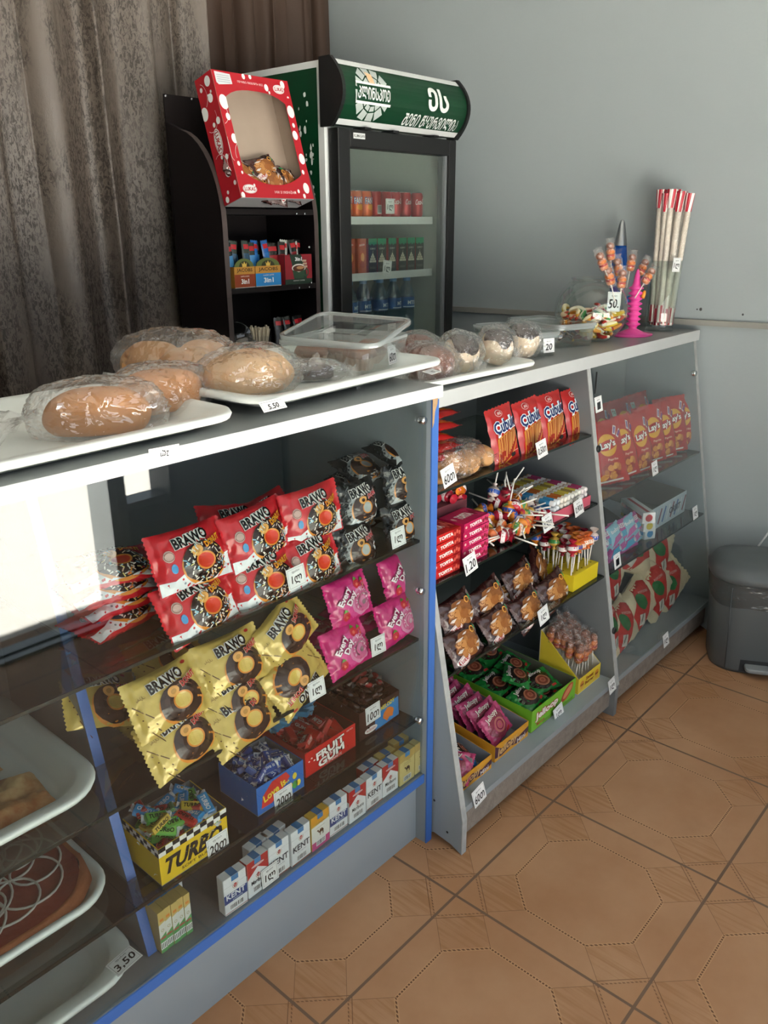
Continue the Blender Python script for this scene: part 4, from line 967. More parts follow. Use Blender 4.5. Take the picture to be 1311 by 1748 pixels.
for k in range(100):
    z = .012+.074*(k/100); rm = math.sqrt(max(0, R*R-(z+off-cz)**2))*.84 if True else 0
    zz = z; rm = math.sqrt(max(.0004, R*R-((zz+off-cz)/.97)**2))-.024
    a = 2.4*k; rr_ = rm*(rnd.random()**.4)
    KG[rnd.choice([0, 0, 1, 1, 2, 2, 3, 4, 5, 5])].put(bc+Vector((rr_*cos(a), rr_*sin(a), zz+rnd.uniform(-.004, .012))), RZ(rnd.uniform(0, 360)) @ RX(rnd.uniform(-60, 60)) @ RY(rnd.uniform(-30, 30)), 'curved fruit jelly sweet in the round glass bowl', 'jelly sweets in the round bowl').scale = (1.35, 1.35, 1.3)
# lava lamp
lv = thing('lava_lamp', 'small lava lamp of blue liquid with a silver tip against the wall', 'lamp', (2.885, 1.42, 1.1355))
SIL = mat('brushed_silver', '#a9aeb2', rough=.28, metal=.95)
MB().lathe([(0, 0), (.040, 0), (.030, .06), (.024, .125), (0, .125)], SIL, 28).obj('base', lv)
MB().lathe([(0, .1255), (.024, .1255), (.031, .19), (.030, .22), (.0215, .290), (0, .290)], clear('blue_liquid', '#3a8fe0', base=.06, graze=.6, rough=.03, body=.6, bodycol='#1a74d8'), 28).obj('bottle', lv)
MB().lathe([(.0235, .288), (.0225, .293), (.009, .365), (.006, .373), (0, .375)], SIL, 28).obj('cap', lv)
# pink sweet stand with ribbed column
PINK = mat('pink_plastic', '#e0489c', rough=.3, spec=.5, sub=.1)
st = thing('lollipop_stand', 'bright pink ribbed stand holding wrapped lollipops', 'stand', (2.72, 1.268, 1.1355))
prof = [(0, 0), (.052, 0), (.054, .004), (.040, .010), (.014, .022)]
z = .03
while z < .165: prof += [(.015, z), (.024, z+.006), (.025, z+.008), (.015, z+.014)]; z += .017
b = MB().lathe(prof+[(.012, .172), (.009, .195), (.004, .215), (0, .218)], PINK, 30); b.obj('column', st)
b = MB(); b.lathe([(.0, 0), (.085, 0), (.085, .003), (0, .006)], PINK, 30, sx=1.0, sy=.75); b.obj('foot', st)
ORS = mat('candy_orange', '#c9712f', rough=.35, spec=.6, var=.1, scale=40); ORD = mat('candy_brown', '#8a4a2a', rough=.35, spec=.6); STK = mat('stick_white', '#e4e2da', rough=.5); WR_ = clear('candy_wrap', '#ffffff', base=.09, graze=.6, rough=.1, body=.10, bodycol='#e9e6e0', bump=.7, bscale=90, power=3)
def burger_pop(two=True):
    t = thing('lollipop', None, 'lollipop'); b = MB()
    b.lathe([(0, 0), (.010, .001), (.0135, .007), (.013, .012), (.011, .014)], ORS, 16, T=TR(0, 0, .055)); b.lathe([(.012, .012), (.0145, .015), (.012, .019)], mat('candy_red', '#a8301f', rough=.35), 16, T=TR(0, 0, .055)); b.lathe([(.011, .019), (.0145, .024), (.0135, .031), (.008, .036), (0, .037)], ORS, 16, T=TR(0, 0, .055))
    b.lathe([(.008, .036), (.0125, .040), (.012, .050), (.006, .055), (0, .056)], ORD, 16, T=TR(0, 0, .055)); b.obj('candy', t)
    MB().tube([(0, 0, 0), (0, 0, .056)], .0018, STK, 6).obj('stick', t)
    b = MB(); b.lathe([(.003, .045), (.010, .050), (.0165, .060), (.0165, .108), (.012, .116), (.016, .124)], WR_, 14, sy=.8); b.obj('wrapper', t); return t
K_bp = Kind(burger_pop)
base = Vector((2.72, 1.268, 1.1355))
for i, (px, py, yy, rl_) in enumerate([(1027, 445, 1.25, -26), (1040, 470, 1.235, -18), (1042, 428, 1.30, -8), (1055, 455, 1.285, -12), (1062, 475, 1.225, 0), (1078, 447, 1.30, 6), (1098, 455, 1.29, 24), (1108, 470, 1.23, 30), (1125, 445, 1.27, 34)]):
    P = at(px, py, 'y', yy); T = TR(*P) @ RZ(-41.6) @ RY(rl_) @ TR(0, 0, -.085)
    K_bp.put(T.translation, T, 'wrapped orange burger lollipop on the pink stand, '+('leftmost', 'lower left', 'tallest of the left cluster', 'inner one of the left cluster', 'in front of the ribbed column', 'just right of the column top', 'leftmost of the right cluster', 'lowest of the right cluster', 'rightmost beside the vase')[i], 'lollipops on the pink stand')
for i, (z_, c) in enumerate(((.075, '#e79a2c'), (.055, '#2a6fc0'))):   # small clips around the column
    a = (2.2, -.5)[i]; b = MB(); b.lathe([(0, 0), (.006, .0), (.006, .02), (.003, .026), (0, .026)], mat('clip_'+c.strip('#'), c, rough=.35), 10); b.obj('clip', st, loc=(.028*cos(a+2.4), .028*sin(a+2.4), z_+.05), rot=RY(25))
# vase of long wrapped sweet straws
vz = thing('glass_vase', 'tall clear glass vase holding red striped wrapped straws', 'vase', (2.905, 1.255, 1.1355))
b = MB(); b.lathe([(0, 0), (.050, 0), (.050, .010), (.047, .013), (.050, .03), (.058, .24), (.0565, .24), (.0485, .03), (0, .016)], VASE, 36); b.obj('vase_body', vz)
SUG = mat('sugar_straw', '#dcd3c6', rough=.55, var=.2, scale=60); RST = mat('straw_red', '#b31f33', rough=.35); SWH = mat('straw_white', '#e9e4de', rough=.4)
def straw():
    t = thing('candy_straw', None, 'sweet'); L = .455; b = MB()
    b.lathe([(0, .0), (.0095, .002), (.0102, L*.2), (.0092, L*.5), (.0102, L*.86), (0, L*.87)], SUG, 10); b.obj('straw', t)
    n = 16
    for z0, z1, fl in ((.004, .062, 0), (L*.84, L*.97, 1)):
        b = MB()
        for i in range(n):
            a0, a1 = 2*PI*i/n, 2*PI*(i+1)/n; r0 = .0116; r1 = .0116+(.004 if fl else 0)
            b.add([(r0*cos(a0), r0*sin(a0), z0), (r0*cos(a1), r0*sin(a1), z0), (r1*cos(a1+.3*fl), r1*sin(a1+.3*fl), z1), (r1*cos(a0+.3*fl), r1*sin(a0+.3*fl), z1)], [(0, 1, 2, 3)], RST if i % 3 else SWH)
        b.obj('striped_end', t)
    b = MB(); b.lathe([(.0115, .06), (.0122, .2), (.0116, .3), (.0118, L*.84)], WR_, 10); b.obj('wrapper', t); return t
K_s = Kind(straw)
for i in range(19):
    a = 2.4*i+.4; r = .039*((i+.3)/19)**.5; T = TR(2.905+r*cos(a), 1.255+r*sin(a), 1.153) @ RZ(math.degrees(a)) @ RY(2.6*r/.036+(-1 if i % 3 else .5)) @ RZ(20*i)
    T = TR(0, 0, .006*(i % 3)) @ T
    K_s.put(T.translation, T, 'red-ended wrapped sugar straw standing in the tall vase', 'straws in the vase')
# ======================= goods in the first counter =======================
ZA, ZB, ZC, ZD = .8272, .5792, .3582, .2075
SPR = ['#e9e4da', '#8fc4d8', '#e6d58a', '#d9b8a0']
def donut(b, mp, cx, cy, R, kind, L=.012, rot=0):
    """printed ring doughnut with a small one leaning on its hole"""
    ch = film_ink('#33201b'); og = film_ink('#d98a35'); ph = rot
    b.ring(cx, cy-.002*R/.03, R*.42, R*1.05, og, mp, .0006, k=.86)
    b.ring(cx, cy, R*.42, R*1.0, ch, mp, .0009, k=.86, wob=.06)
    b.ring(cx, cy, R*.36, R*.44, og, mp, .0012, k=.86)
    hole = {'red': '#d23a1e', 'black': '#aab3b3', 'gold': '#d6b95e'}[kind]
    b.disc(cx, cy, R*.37, R*.32, film_ink(hole), mp, .0011, 20, L=L)
    b.ring(cx-R*.28, cy+R*.50, R*.13, R*.27, film_ink('#e0a45a'), mp, .0015, k=.85); b.disc(cx-R*.28, cy+R*.50, R*.13, R*.11, film_ink('#b98a4a' if kind != 'black' else '#3a2a22'), mp, .0014, 14)
    for t in (-.3, .15): b.line([(cx+R*.85*cos(t), cy+R*.7*sin(t)), (cx+R*1.12*cos(t-.1), cy+R*.85*sin(t-.15))], R*.08, og, mp, .0012)
    if kind == 'red':
        rnd = random.Random(5)
        for i in range(70):
            a = rnd.uniform(0, 2*PI); r = R*rnd.uniform(.52, .95); 
            b.rect(cx+r*cos(a), cy+r*.86*sin(a), R*.15, R*.045, film_ink(SPR[i % 4] if i % 3 else '#e9e4da'), mp, .0017, rot=rnd.uniform(0, 3.1))
    else:
        b.ring(cx, cy, R*.74, R*.80, film_ink('#6a4a40'), mp, .0013, k=.86, a0=.6, a1=2.0)
def outlined(b, mp, t, cx, cy, w_, h_, fg, bgc, rot=0, L=.01, bold=.035, grow=.13, hh=.0014):
    b.text(t, cx, cy, w_*1.02, h_*1.10, film_ink(bgc), mp, hh, rot=rot, bold=bold+grow, L=L); b.text(t, cx, cy, w_, h_, film_ink(fg), mp, hh+.0007, rot=rot, bold=bold, L=L)
def donut_pack(kind):
    b = MB(); w_, h = {'red': (.158, .112), 'black': (.112, .098), 'gold': (.155, .112)}[kind]
    base = {'red': '#c3212a', 'black': '#0d0e0f', 'gold': '#cbb05c'}[kind]
    seed = {'red': 2, 'black': 6, 'gold': 9}[kind]
    bump = lambda x, y: .006*math.exp(-(((x-.012)**2+(y+.008)**2)**.5-.024)**2/.00022)
    mp = pillow(b, w_, h, .034, pl('pack_'+kind, base, rough=.22, metal=.12 if kind == 'gold' else 0), seed=seed, crimp='x', cw=.013, wr=.0055, bump=bump)
    cx, cy, R = (.016, -.014, .045) if kind != 'black' else (.004, -.013, .038)
    if kind == 'red':
        WHT = film_ink('#dfe3e6')
        b.poly([(-w_*.48, -h*.47), (w_*.48, -h*.47), (w_*.48, -h*.10), (w_*.3, -h*.16), (0, -h*.13), (-w_*.3, -h*.30), (-w_*.48, -h*.26)], WHT, mp, .0004, L=.012)
        rnd = random.Random(3)
        for i in range(16):
            x, y = rnd.uniform(-w_*.42, w_*.45), rnd.uniform(-h*.44, -h*.2)
            b.disc(x, y, .0022, .0022, film_ink(('#c3212a', '#8a95a0', '#c3212a')[i % 3]), mp, .0008, 8)
        b.disc(-.048, .012, .010, .011, film_ink('#c9a9a0'), mp, .0008, 16, L=.01); b.ring(-.048, .012, .008, .0092, film_ink('#8a5a50'), mp, .0012)
        b.disc(-.044, -.012, .006, .009, film_ink('#3f8fc6'), mp, .0009, 12)
    if kind == 'gold':
        for i in range(5): b.line([(-w_*.45+.004*i, h*.12-.014*i), (-w_*.28+.003*i, -h*.18-.014*i)], .0018, film_ink('#5a3a1e'), mp, .0008)
        b.text('شکلات', -.052, .022, .016, .008, film_ink('#6a4a22'), mp, .0008)
        b.disc(.05, .047, .006, .003, film_ink('#b8322a'), mp, .0008, 12)
    if kind == 'black':
        LEAF = film_ink('#5f6568')
        for i in range(7): b.line([(-.052+.003*i, -.02+.011*i), (-.036+.002*i, -.012+.011*i)], .0012, LEAF, mp, .0006); b.line([(-.036+.002*i, -.02+.011*i), (-.050+.003*i, -.010+.011*i)], .0010, LEAF, mp, .0006)
        b.disc(cx, cy, R*1.22, R*1.08, film_ink('#9aa0a0'), mp, .0003, 26, L=.01, wob=.1)
        b.poly([(-.045, -.044), (.0, -.046), (.04, -.040), (.02, -.035), (-.01, -.038), (-.03, -.028)], film_ink('#c9ced0'), mp, .0007, L=.01)
        b.disc(.034, -.012, .007, .009, film_ink('#d9dcdc'), mp, .0020, 10, wob=.4)
    donut(b, mp, cx, cy, R, kind)
    s = .072 if kind != 'black' else .060
    outlined(b, mp, 'BRAWO', .000 if kind != 'black' else -.002, cy+R*1.06, s, .021, '#111111', '#e6e6e2', rot=.10)
    outlined(b, mp, 'DONUT', .040 if kind != 'black' else .028, cy+R*.72, .040, .012, {'red': '#e8a628', 'black': '#b81f2a', 'gold': '#c41f2a'}[kind], {'red': '#b01820', 'black': '#d8d8d8', 'gold': '#e6dcc0'}[kind], rot=.22, hh=.0022, grow=.05)
    o = b.obj('donut_packet'); o['category'] = 'donut packet'; return o
K_red = Kind(lambda: donut_pack('red')); K_blk = Kind(lambda: donut_pack('black')); K_gold = Kind(lambda: donut_pack('gold'))
def put_px(K, px, py, Y, rot, label, grp, dz=0):
    P = at(px, py, 'y', Y); P.z += dz; return K.put(P, rot, label, grp)
g = 'red donut packets on the top shelf'
for px, py, Y, le, ya, ro, lb in [(324, 950, 1.150, 22, 0, 0, 'red donut packet, upper front one at the left end'), (335, 1032, 1.128, 28, 4, 4, 'red donut packet, lower front one at the left end'), (437, 912, 1.150, 18, 2, 5, 'red donut packet, upper one in the second column from the left'), (446, 985, 1.128, 22, -8, 3, 'red donut packet, lower one in the second column behind the price tags'), (531, 876, 1.150, 12, 0, 1, 'red donut packet, upper one beside the black packets'), (528, 955, 1.128, 18, 3, 2, 'red donut packet, lower one beside the black packets'),
        (400, 905, 1.215, 30, 5, -12, 'red donut packet behind, between the first two columns'), (455, 890, 1.24, 35, 0, 8, 'red donut packet leaning at the back of the second column')]:
    put_px(K_red, px, py, Y, stand(le, ya, ro), lb, g)
for i in range(4): K_red.put((.665+.012*(i % 2), 1.235+.01*(i % 2), ZA+.018+.029*i), RZ(12-9*i) @ RX(12 if i == 3 else 4), 'red donut packet lying in the far left pile, '+('bottom', 'second from the bottom', 'third from the bottom', 'topmost')[i], g)
for i, (x, y) in enumerate(((.90, 1.26), (1.02, 1.27))):
    for k in range(2): K_red.put((x, y, ZA+.018+.03*k), RZ(8*k-4), 'red donut packet lying flat behind the standing red ones', 'flat red packets behind')
g = 'black donut packets'
for px, py, Y, le, ya, ro, lb in [(611, 857, 1.155, 14, 0, 2, 'black donut packet, upper one of the left pair'), (608, 930, 1.130, 16, 0, 3, 'black donut packet, lower one of the left pair'), (681, 822, 1.155, 10, 2, 2, 'black donut packet, upper one of the right pair'), (683, 892, 1.130, 12, 0, 2, 'black donut packet, lower one of the right pair above its price tag')]:
    put_px(K_blk, px, py, Y, stand(le, ya, ro), lb, g)
P = at(668, 772, 'y', 1.19); K_blk.put(P, RZ(10) @ RX(20), 'black donut packet lying on top of the right pair', g)
for i, (px, py, Y) in enumerate(((612, 800, 1.24), (600, 825, 1.25), (655, 800, 1.26))): put_px(K_blk, px, py, Y, RZ(20*i) @ RX(25), 'black donut packet lying at the back, '+('topmost behind the left pair', 'under the topmost one', 'behind the right pair')[i], g)
for i in range(4): K_blk.put((1.16+.13*(i % 2), 1.245, ZA+.018+.03*(i//2)), RZ(6*i), 'black donut packet in the hidden back pile', 'back pile of black packets')
# gold ones and pink ones on the next shelf
g = 'gold donut packets on the middle shelf'
for px, py, Y, le, ya, ro, lb in [(285, 1190, 1.140, 26, 0, 3, 'gold donut packet, upper front one at the left end'), (306, 1258, 1.118, 30, 4, 4, 'gold donut packet, lowest front one at the left end'), (394, 1130, 1.150, 24, 0, 0, 'gold donut packet, topmost of the middle column'), (402, 1190, 1.130, 26, 3, 2, 'gold donut packet, second in the middle column'), (408, 1225, 1.112, 30, 2, 5, 'gold donut packet, lowest in the middle column'), (484, 1082, 1.150, 20, 0, 26, 'gold donut packet tilted at the top right of the gold row'), (505, 1155, 1.118, 22, 2, 200, 'gold donut packet standing upside down under the tilted one'),
        (285, 1122, 1.25, 52, 6, -8, 'gold donut packet lying back behind the left end ones'), (172, 1195, 1.28, 40, 18, -30, 'gold donut packet half hidden behind the slanted partition')]:
    put_px(K_gold, px, py, Y, stand(le, ya, ro), lb, g)
for i, (x, y) in enumerate(((.74, 1.25), (.88, 1.24), (1.0, 1.25))): K_gold.put((x, y, ZB+.02), RZ(7*i), 'gold donut packet lying flat behind the standing gold ones', 'flat gold packets behind')
def every():
    b = MB(); w_, h = .128, .108; mp = pillow(b, w_, h, .036, pl('pack_pink', '#c81f74', rough=.22), seed=13, crimp='x', cw=.011, wr=.006)
    b.poly([(.01+.05*cos(a)*(1 if i % 2 else .84), -.004+.044*sin(a)*(1 if i % 2 else .86)) for i, a in enumerate([2*PI*k/22 for k in range(22)])], film_ink('#d84a92'), mp, .0005, L=.012)
    b.disc(.024, -.012, .034, .032, film_ink('#d88aae'), mp, .0008, 24, L=.01, wob=.15); b.ring(.026, -.012, .010, .029, film_ink('#c9628f'), mp, .0011)
    rnd = random.Random(8)
    for i in range(26): a = rnd.uniform(0, 6.28); r = rnd.uniform(.012, .028); b.rect(.026+r*cos(a), -.012+r*.9*sin(a), .006, .0022, film_ink(('#e6b8cc', '#a83a6a', '#f0dfe6')[i % 3]), mp, .0013, rot=a*3); b.ring(.026, -.014, .016, .019, film_ink('#efc4d4'), mp, .0014, a0=.5, a1=4); b.disc(.028, -.018, .007, .006, film_ink('#f0d8e0'), mp, .0014, 12)
    for (x, y) in ((-.030, -.030), (.038, .022), (.02, .03)): b.disc(x, y, .010, .011, film_ink('#c72a3a'), mp, .0012, 14, wob=.2); b.poly([(x-.007, y+.009), (x+.007, y+.009), (x, y+.017)], film_ink('#5a8a3a'), mp, .0015); b.disc(x, y-.002, .004, .004, film_ink('#e0705f'), mp, .0015, 8)
    outlined(b, mp, 'Every', -.022, .014, .048, .019, '#f2e4ec', '#8f1450', rot=.80, bold=.03); outlined(b, mp, 'Day', -.006, .004, .036, .019, '#f2e4ec', '#8f1450', rot=.80, bold=.03)
    o = b.obj('cake_packet'); o['category'] = 'cake packet'; return o
K_pk = Kind(every); g = 'pink cake packets'
for px, py, Y, le, ya, ro, lb in [(594, 1022, 1.145, 16, 0, 4, 'pink cake packet, upper one of the left column'), (590, 1105, 1.118, 20, 0, 4, 'pink cake packet, lower one of the left column'), (681, 980, 1.155, 14, 2, 6, 'pink cake packet, upper one of the right column'), (676, 1056, 1.125, 16, 0, 5, 'pink cake packet, lower one of the right column above its price tag')]: put_px(K_pk, px, py, Y, stand(le, ya, ro), lb, g)
for i in range(4): K_pk.put((1.12+.15*(i % 2), 1.235, ZB+.02+.035*(i//2)), RZ(9*i-10) @ RX(6), 'pink cake packet in the dim pile behind the standing ones', 'pink packets behind')
# ---- open sweet cartons on the third shelf
def carton(name, x0, x1, y0, y1, z, hf, hb, col, incol, label, cat='box', draw=None, side=None, curve=False):
    """open display box with a low front and taller back"""
    t = thing(name, label, cat, ((x0+x1)/2, (y0+y1)/2, z)); th = .0016; w_, d_ = x1-x0, y1-y0; A = ink(col); B = mat('inside_'+incol.strip('#'), incol, rough=.8)
    b = MB(); b.box(-w_/2, w_/2, -d_/2, d_/2, 0, th, B); b.obj('carton_base', t)
    b = MB(); b.box(-w_/2, w_/2, -d_/2, -d_/2+th, th, hf, A); mf = lambda u, v, h: Vector((u, -d_/2-h, v))
    if draw: draw(b, mf, w_, hf)
    b.obj('front_panel', t)
    b = MB(); b.box(-w_/2, w_/2, d_/2-th, d_/2, th, hb, B); b.obj('back_panel', t)
    for sx in (-1, 1):
        b = MB(); xa = sx*(w_/2); n = 10
        top = [(-d_/2+th+(d_-2*th)*i/n, hf+(hb-hf)*((i/n)**(.6 if curve else 1.0))) for i in range(n+1)]
        poly = [(-d_/2+th, th)]+[(d_/2-th, th)]+list(reversed(top))
        b.prism(poly, 0, th, A, T=TR(xa-(th if sx > 0 else 0), 0, 0) @ YZ)
        mi_ = (lambda xx, s: (lambda u, v, h: Vector((xx+s*h, u, v))))(xa-(th if sx > 0 else -th), -sx)
        pts = poly if sx < 0 else rp(poly)
        b.poly(pts, B, mi_, .0004)
        if side and sx < 0: side(b, (lambda u, v, h: Vector((-w_/2-h, -u, v))), d_, hf, hb)
        b.obj('side_panel', t)
    return t
def gum(cols, txt, L_=.046, W=.021, H=.014, name='gum', cat='gum', tcol='#1a1a1a', fold='#d8dcdc', seed=1):
    b = MB(); A = pl('gum_'+cols[0].strip('#'), cols[0], rough=.32); T = I4
    loft(b, [[(x, y, z_) for y, z_ in rrect(W*k, H*k, .003, 2)] for x, k in ((-L_/2, .55), (-L_/2+.002, 1), (L_/2-.002, 1), (L_/2, .55))], A, smooth=False)
    for s in (-1, 1): b.grid(lambda u, v, s=s: (s*(L_/2-.001+.007*v), (u-.5)*W*(.9+.15*v), .0035*sin(u*7+v*2)*(.3+v)), 6, 2, pl('fold_'+fold.strip('#'), fold))
    mp = lambda u, v, h: Vector((u, v, H/2+h)); md = lambda u, v, h: Vector((u, -W/2-h, v))
    b.rect(0, 0, L_*.86, W*.8, film_ink(cols[1]), mp, .0002)
    if txt: b.text(txt, 0, 0, L_*.74, W*.45, film_ink(tcol), mp, .0005, bold=.03, shear=.15); b.text(txt, 0, 0, L_*.74, H*.5, film_ink(tcol), md, .0003, bold=.03, shear=.15)
    o = b.obj(name); o['category'] = cat; return o
def heap(kinds, cx, cy, w_, d_, z0, zt, n, label, grp, seed, tilt=35, slope=0.0, layers=3, order=None):
    """pieces piled in jittered layers; the top layer shows"""
    rnd = random.Random(seed); per = max(1, n//layers); k = 0
    for l in range(layers):
        nx = max(1, round((per*w_/d_)**.5)); ny = max(1, math.ceil(per/nx))
        for i in range(nx):
            for j in range(ny):
                if k >= n: return
                x = cx+w_*((i+.5)/nx-.5)+rnd.uniform(-.25, .25)*w_/nx; y = cy+d_*((j+.5)/ny-.5)+rnd.uniform(-.25, .25)*d_/ny
                z = z0+(zt-z0)*(l+.5)/layers + slope*((y-cy)/d_) + rnd.uniform(-.002, .004)
                K = kinds[rnd.randrange(len(kinds))]
                lab = label(K) if callable(label) else label; gr = grp(K) if callable(grp) else grp
                K.put((x, y, z), RZ(rnd.uniform(0, 360)) @ RX(rnd.uniform(-tilt, tilt)) @ RY(rnd.uniform(-tilt, tilt)), lab, gr); k += 1
def d_turbo(b, mf, w_, h):
    n = 10; s = w_/n; sl = .022
    for i in range(n):
        for j in range(2):
            y = h-.007-.0085*j-.03*(1-abs(i-4.5)/4.5)*0
            if (i+j) % 2 == 0: b.rect(-w_/2+s*(i+.5), h-.005-.0095*j, s, .0095, ink('#15161a'), mf, .0004)
            else: b.rect(-w_/2+s*(i+.5), h-.005-.0095*j, s, .0095, ink('#e4e4de'), mf, .0003)
    b.text('TURBO', -.002, h*.44, w_*.86, .036, ink('#15161a'), mf, .0006, shear=.30, bold=.04); b.text('SOFT BUBBLE', .01, h*.14, w_*.55, .006, ink('#3a3212'), mf, .0006)
def s_turbo(b, mp, d_, hf, hb):
    n = 10
    for i in range(n):
        for j in range(2):
            y0 = hf+(hb-hf)*(i+.5)/n-.006-.009*j
            b.rect(d_/2-d_*(i+.5)/n, y0, d_/n, .009, ink('#15161a' if (i+j) % 2 else '#e4e4de'), mp, .0004)
bT = carton('gum_carton', .623, .776, 1.100, 1.215, ZC, .082, .088, '#d9b81c', '#8f8d86', 'yellow gum box with chequered border at the left', draw=d_turbo, side=s_turbo)
KT = [Kind(lambda: gum(('#4f9a3a', '#6fb04a'), 'TURBO')), Kind(lambda: gum(('#b59a2c', '#c9ae3a'), 'TURBO')), Kind(lambda: gum(('#2a86c4', '#3f98d0'), 'TURBO', tcol='#e6ecf0')), Kind(lambda: gum(('#b02a24', '#c23a30'), 'TURBO', tcol='#2a1010'))]
KTn = ['green', 'yellow', 'blue', 'red']
heap(KT, .700, 1.158, .120, .082, ZC+.008, ZC+.118, 84, lambda K: KTn[KT.index(K)]+' wrapped gum in the yellow chequered box', lambda K: KTn[KT.index(K)]+' gums in the chequered box', 4, 28, layers=5)
def d_love(b, mf, w_, h):
    b.poly([(-w_*.42, h*.2), (-w_*.38, h*.6), (-w_*.18, h*.92), (w_*.12, h*.95), (w_*.2, h*.72), (w_*.02, h*.42), (-w_*.2, h*.18)], ink('#c9302a'), mf, .0003)
    b.text('Love is..', -w_*.1, h*.58, w_*.55, .018, ink('#e8cf3a'), mf, .0006, rot=.22, bold=.03)
    for x, y in ((.2, .35), (.3, .62), (.38, .3)): b.disc(w_*x, h*y, .006, .008, ink('#e8cf3a'), mf, .0004, 12)
    b.disc(w_*.3, h*.3, .008, .010, ink('#3f9a4a'), mf, .0004, 10)
carton('gum_carton', .861, .990, 1.112, 1.235, ZC, .068, .072, '#1f66b8', '#7f8488', 'blue gum box with red and yellow lettering, second from the left', draw=d_love)
KL = [Kind(lambda: gum(('#24408a', '#2f55a5'), 'Love is', .036, .019, .014, tcol='#d8dfec', fold='#eceff2')), Kind(lambda: gum(('#2a4a8f', '#dfe3e9'), 'Love is', .034, .019, .014, tcol='#2a3f7a', fold='#eceff2'))]
heap(KL, .926, 1.174, .103, .092, ZC+.008, ZC+.084, 90, 'small navy gum with white folded ends in the blue box', 'gums in the blue box', 5, 38, layers=5)
def d_fruit(b, mf, w_, h):
    rnd = random.Random(6)
    for i in range(14): b.disc(-w_*.3+rnd.uniform(-.02, .06), h*rnd.uniform(.2, .8), .003, .002, ink('#e8d8d4'), mf, .0003+i*.00001, 7, wob=.5, seed=i)
    outlined_i(b, mf, 'FRUIT', -.002, h*.66, w_*.56, .020, '#f0ece6', '#7a1418', .10); outlined_i(b, mf, 'GUM', .0, h*.32, w_*.52, .020, '#f0ece6', '#7a1418', .12)
    b.text('100 PCS', w_*.38, h*.88, .02, .004, ink('#f0ece6'), mf, .0005); b.text('DYNAMITE', .008, h*.12, .05, .006, ink('#f0d0c8'), mf, .0005)
def outlined_i(b, mf, t, cx, cy, w_, h_, fg, bgc, rot=0): b.text(t, cx, cy, w_*1.04, h_*1.1, ink(bgc), mf, .0004, rot=rot, bold=.12); b.text(t, cx, cy, w_, h_, ink(fg), mf, .0007, rot=rot, bold=.04)
carton('gum_carton', 1.010, 1.168, 1.128, 1.27, ZC, .062, .066, '#c41f1c', '#6a2a26', 'red gum box with white lettering in the middle of the shelf', draw=d_fruit)
KF = [Kind(lambda: gum(('#a8241f', '#c0322a'), '', .042, .022, .014, fold='#b8423a')), Kind(lambda: gum(('#b3241f', '#c9453a'), 'GUM', .040, .024, .016, tcol='#e0d0c8', fold='#c0392f')), Kind(lambda: gum(('#3f86ae', '#5a9cc0'), '', .046, .024, .013, fold='#7fb0c8'))]
heap(KF[:2], 1.089, 1.195, .125, .11, ZC+.008, ZC+.072, 44, 'red wrapped chew in the red box', 'red chews in the red box', 6, 30, layers=4)
for i in range(6): KF[2].put((1.035+.02*i, 1.235+.008*(i % 3), ZC+.076+.004*(i % 2)), RZ(40*i) @ RX(15), 'pale blue wrapped chew on the red ones', 'pale blue chews in the red box')
def d_brown(b, mf, w_, h):
    b.rect(w_*.18, h*.42, w_*.6, h*.7, ink('#2a7fc0'), mf, .0003, rot=.05); b.disc(w_*.22, h*.4, .02, .016, ink('#d8742a'), mf, .0005, 14, wob=.4); b.text('MELODY', w_*.2, h*.75, .05, .012, ink('#e8cf3a'), mf, .0007, rot=.1, bold=.03)
    b.disc(-w_*.22, h*.2, .022, .008, ink('#e0dcd8'), mf, .0005, 18); b.text('ROSHEN', -w_*.22, h*.2, .03, .006, ink('#a3161f'), mf, .0007)
carton('sweet_carton', 1.186, 1.328, 1.132, 1.28, ZC, .074, .092, '#3a1f1c', '#4a2a26', 'dark brown sweet box printed with blue and orange at the right end', draw=d_brown)
def twist(c, c2, L_=.034, r=.009):
    b = MB(); A = pl('twist_'+c.strip('#'), c, rough=.2); blob(b, L_*.5, r, r*.8, A, 3, .08, 3, 14, 8)
    for s in (-1, 1): b.grid(lambda u, v, s=s: (s*(L_*.45+.014*v), (u-.5)*.018*(.3+v), .004*sin(u*9)*v), 6, 2, pl('twist_'+c2.strip('#'), c2, rough=.2))
    o = b.obj('wrapped_sweet'); o['category'] = 'sweet'; return o
KB = [Kind(lambda: twist('#3a1a16', '#4a2620')), Kind(lambda: twist('#2a1210', '#5a3a34')), Kind(lambda: twist('#8f1f22', '#b9aca6'))]
heap(KB[:2], 1.257, 1.207, .115, .115, ZC+.01, ZC+.098, 70, 'dark brown twist wrapped sweet in the brown box', 'brown sweets in the brown box', 7, 35, layers=5)
heap(KB[2:], 1.285, 1.207, .06, .10, ZC+.098, ZC+.102, 7, 'red twist wrapped sweet on the brown ones', 'red sweets in the brown box', 8, 35, layers=1)
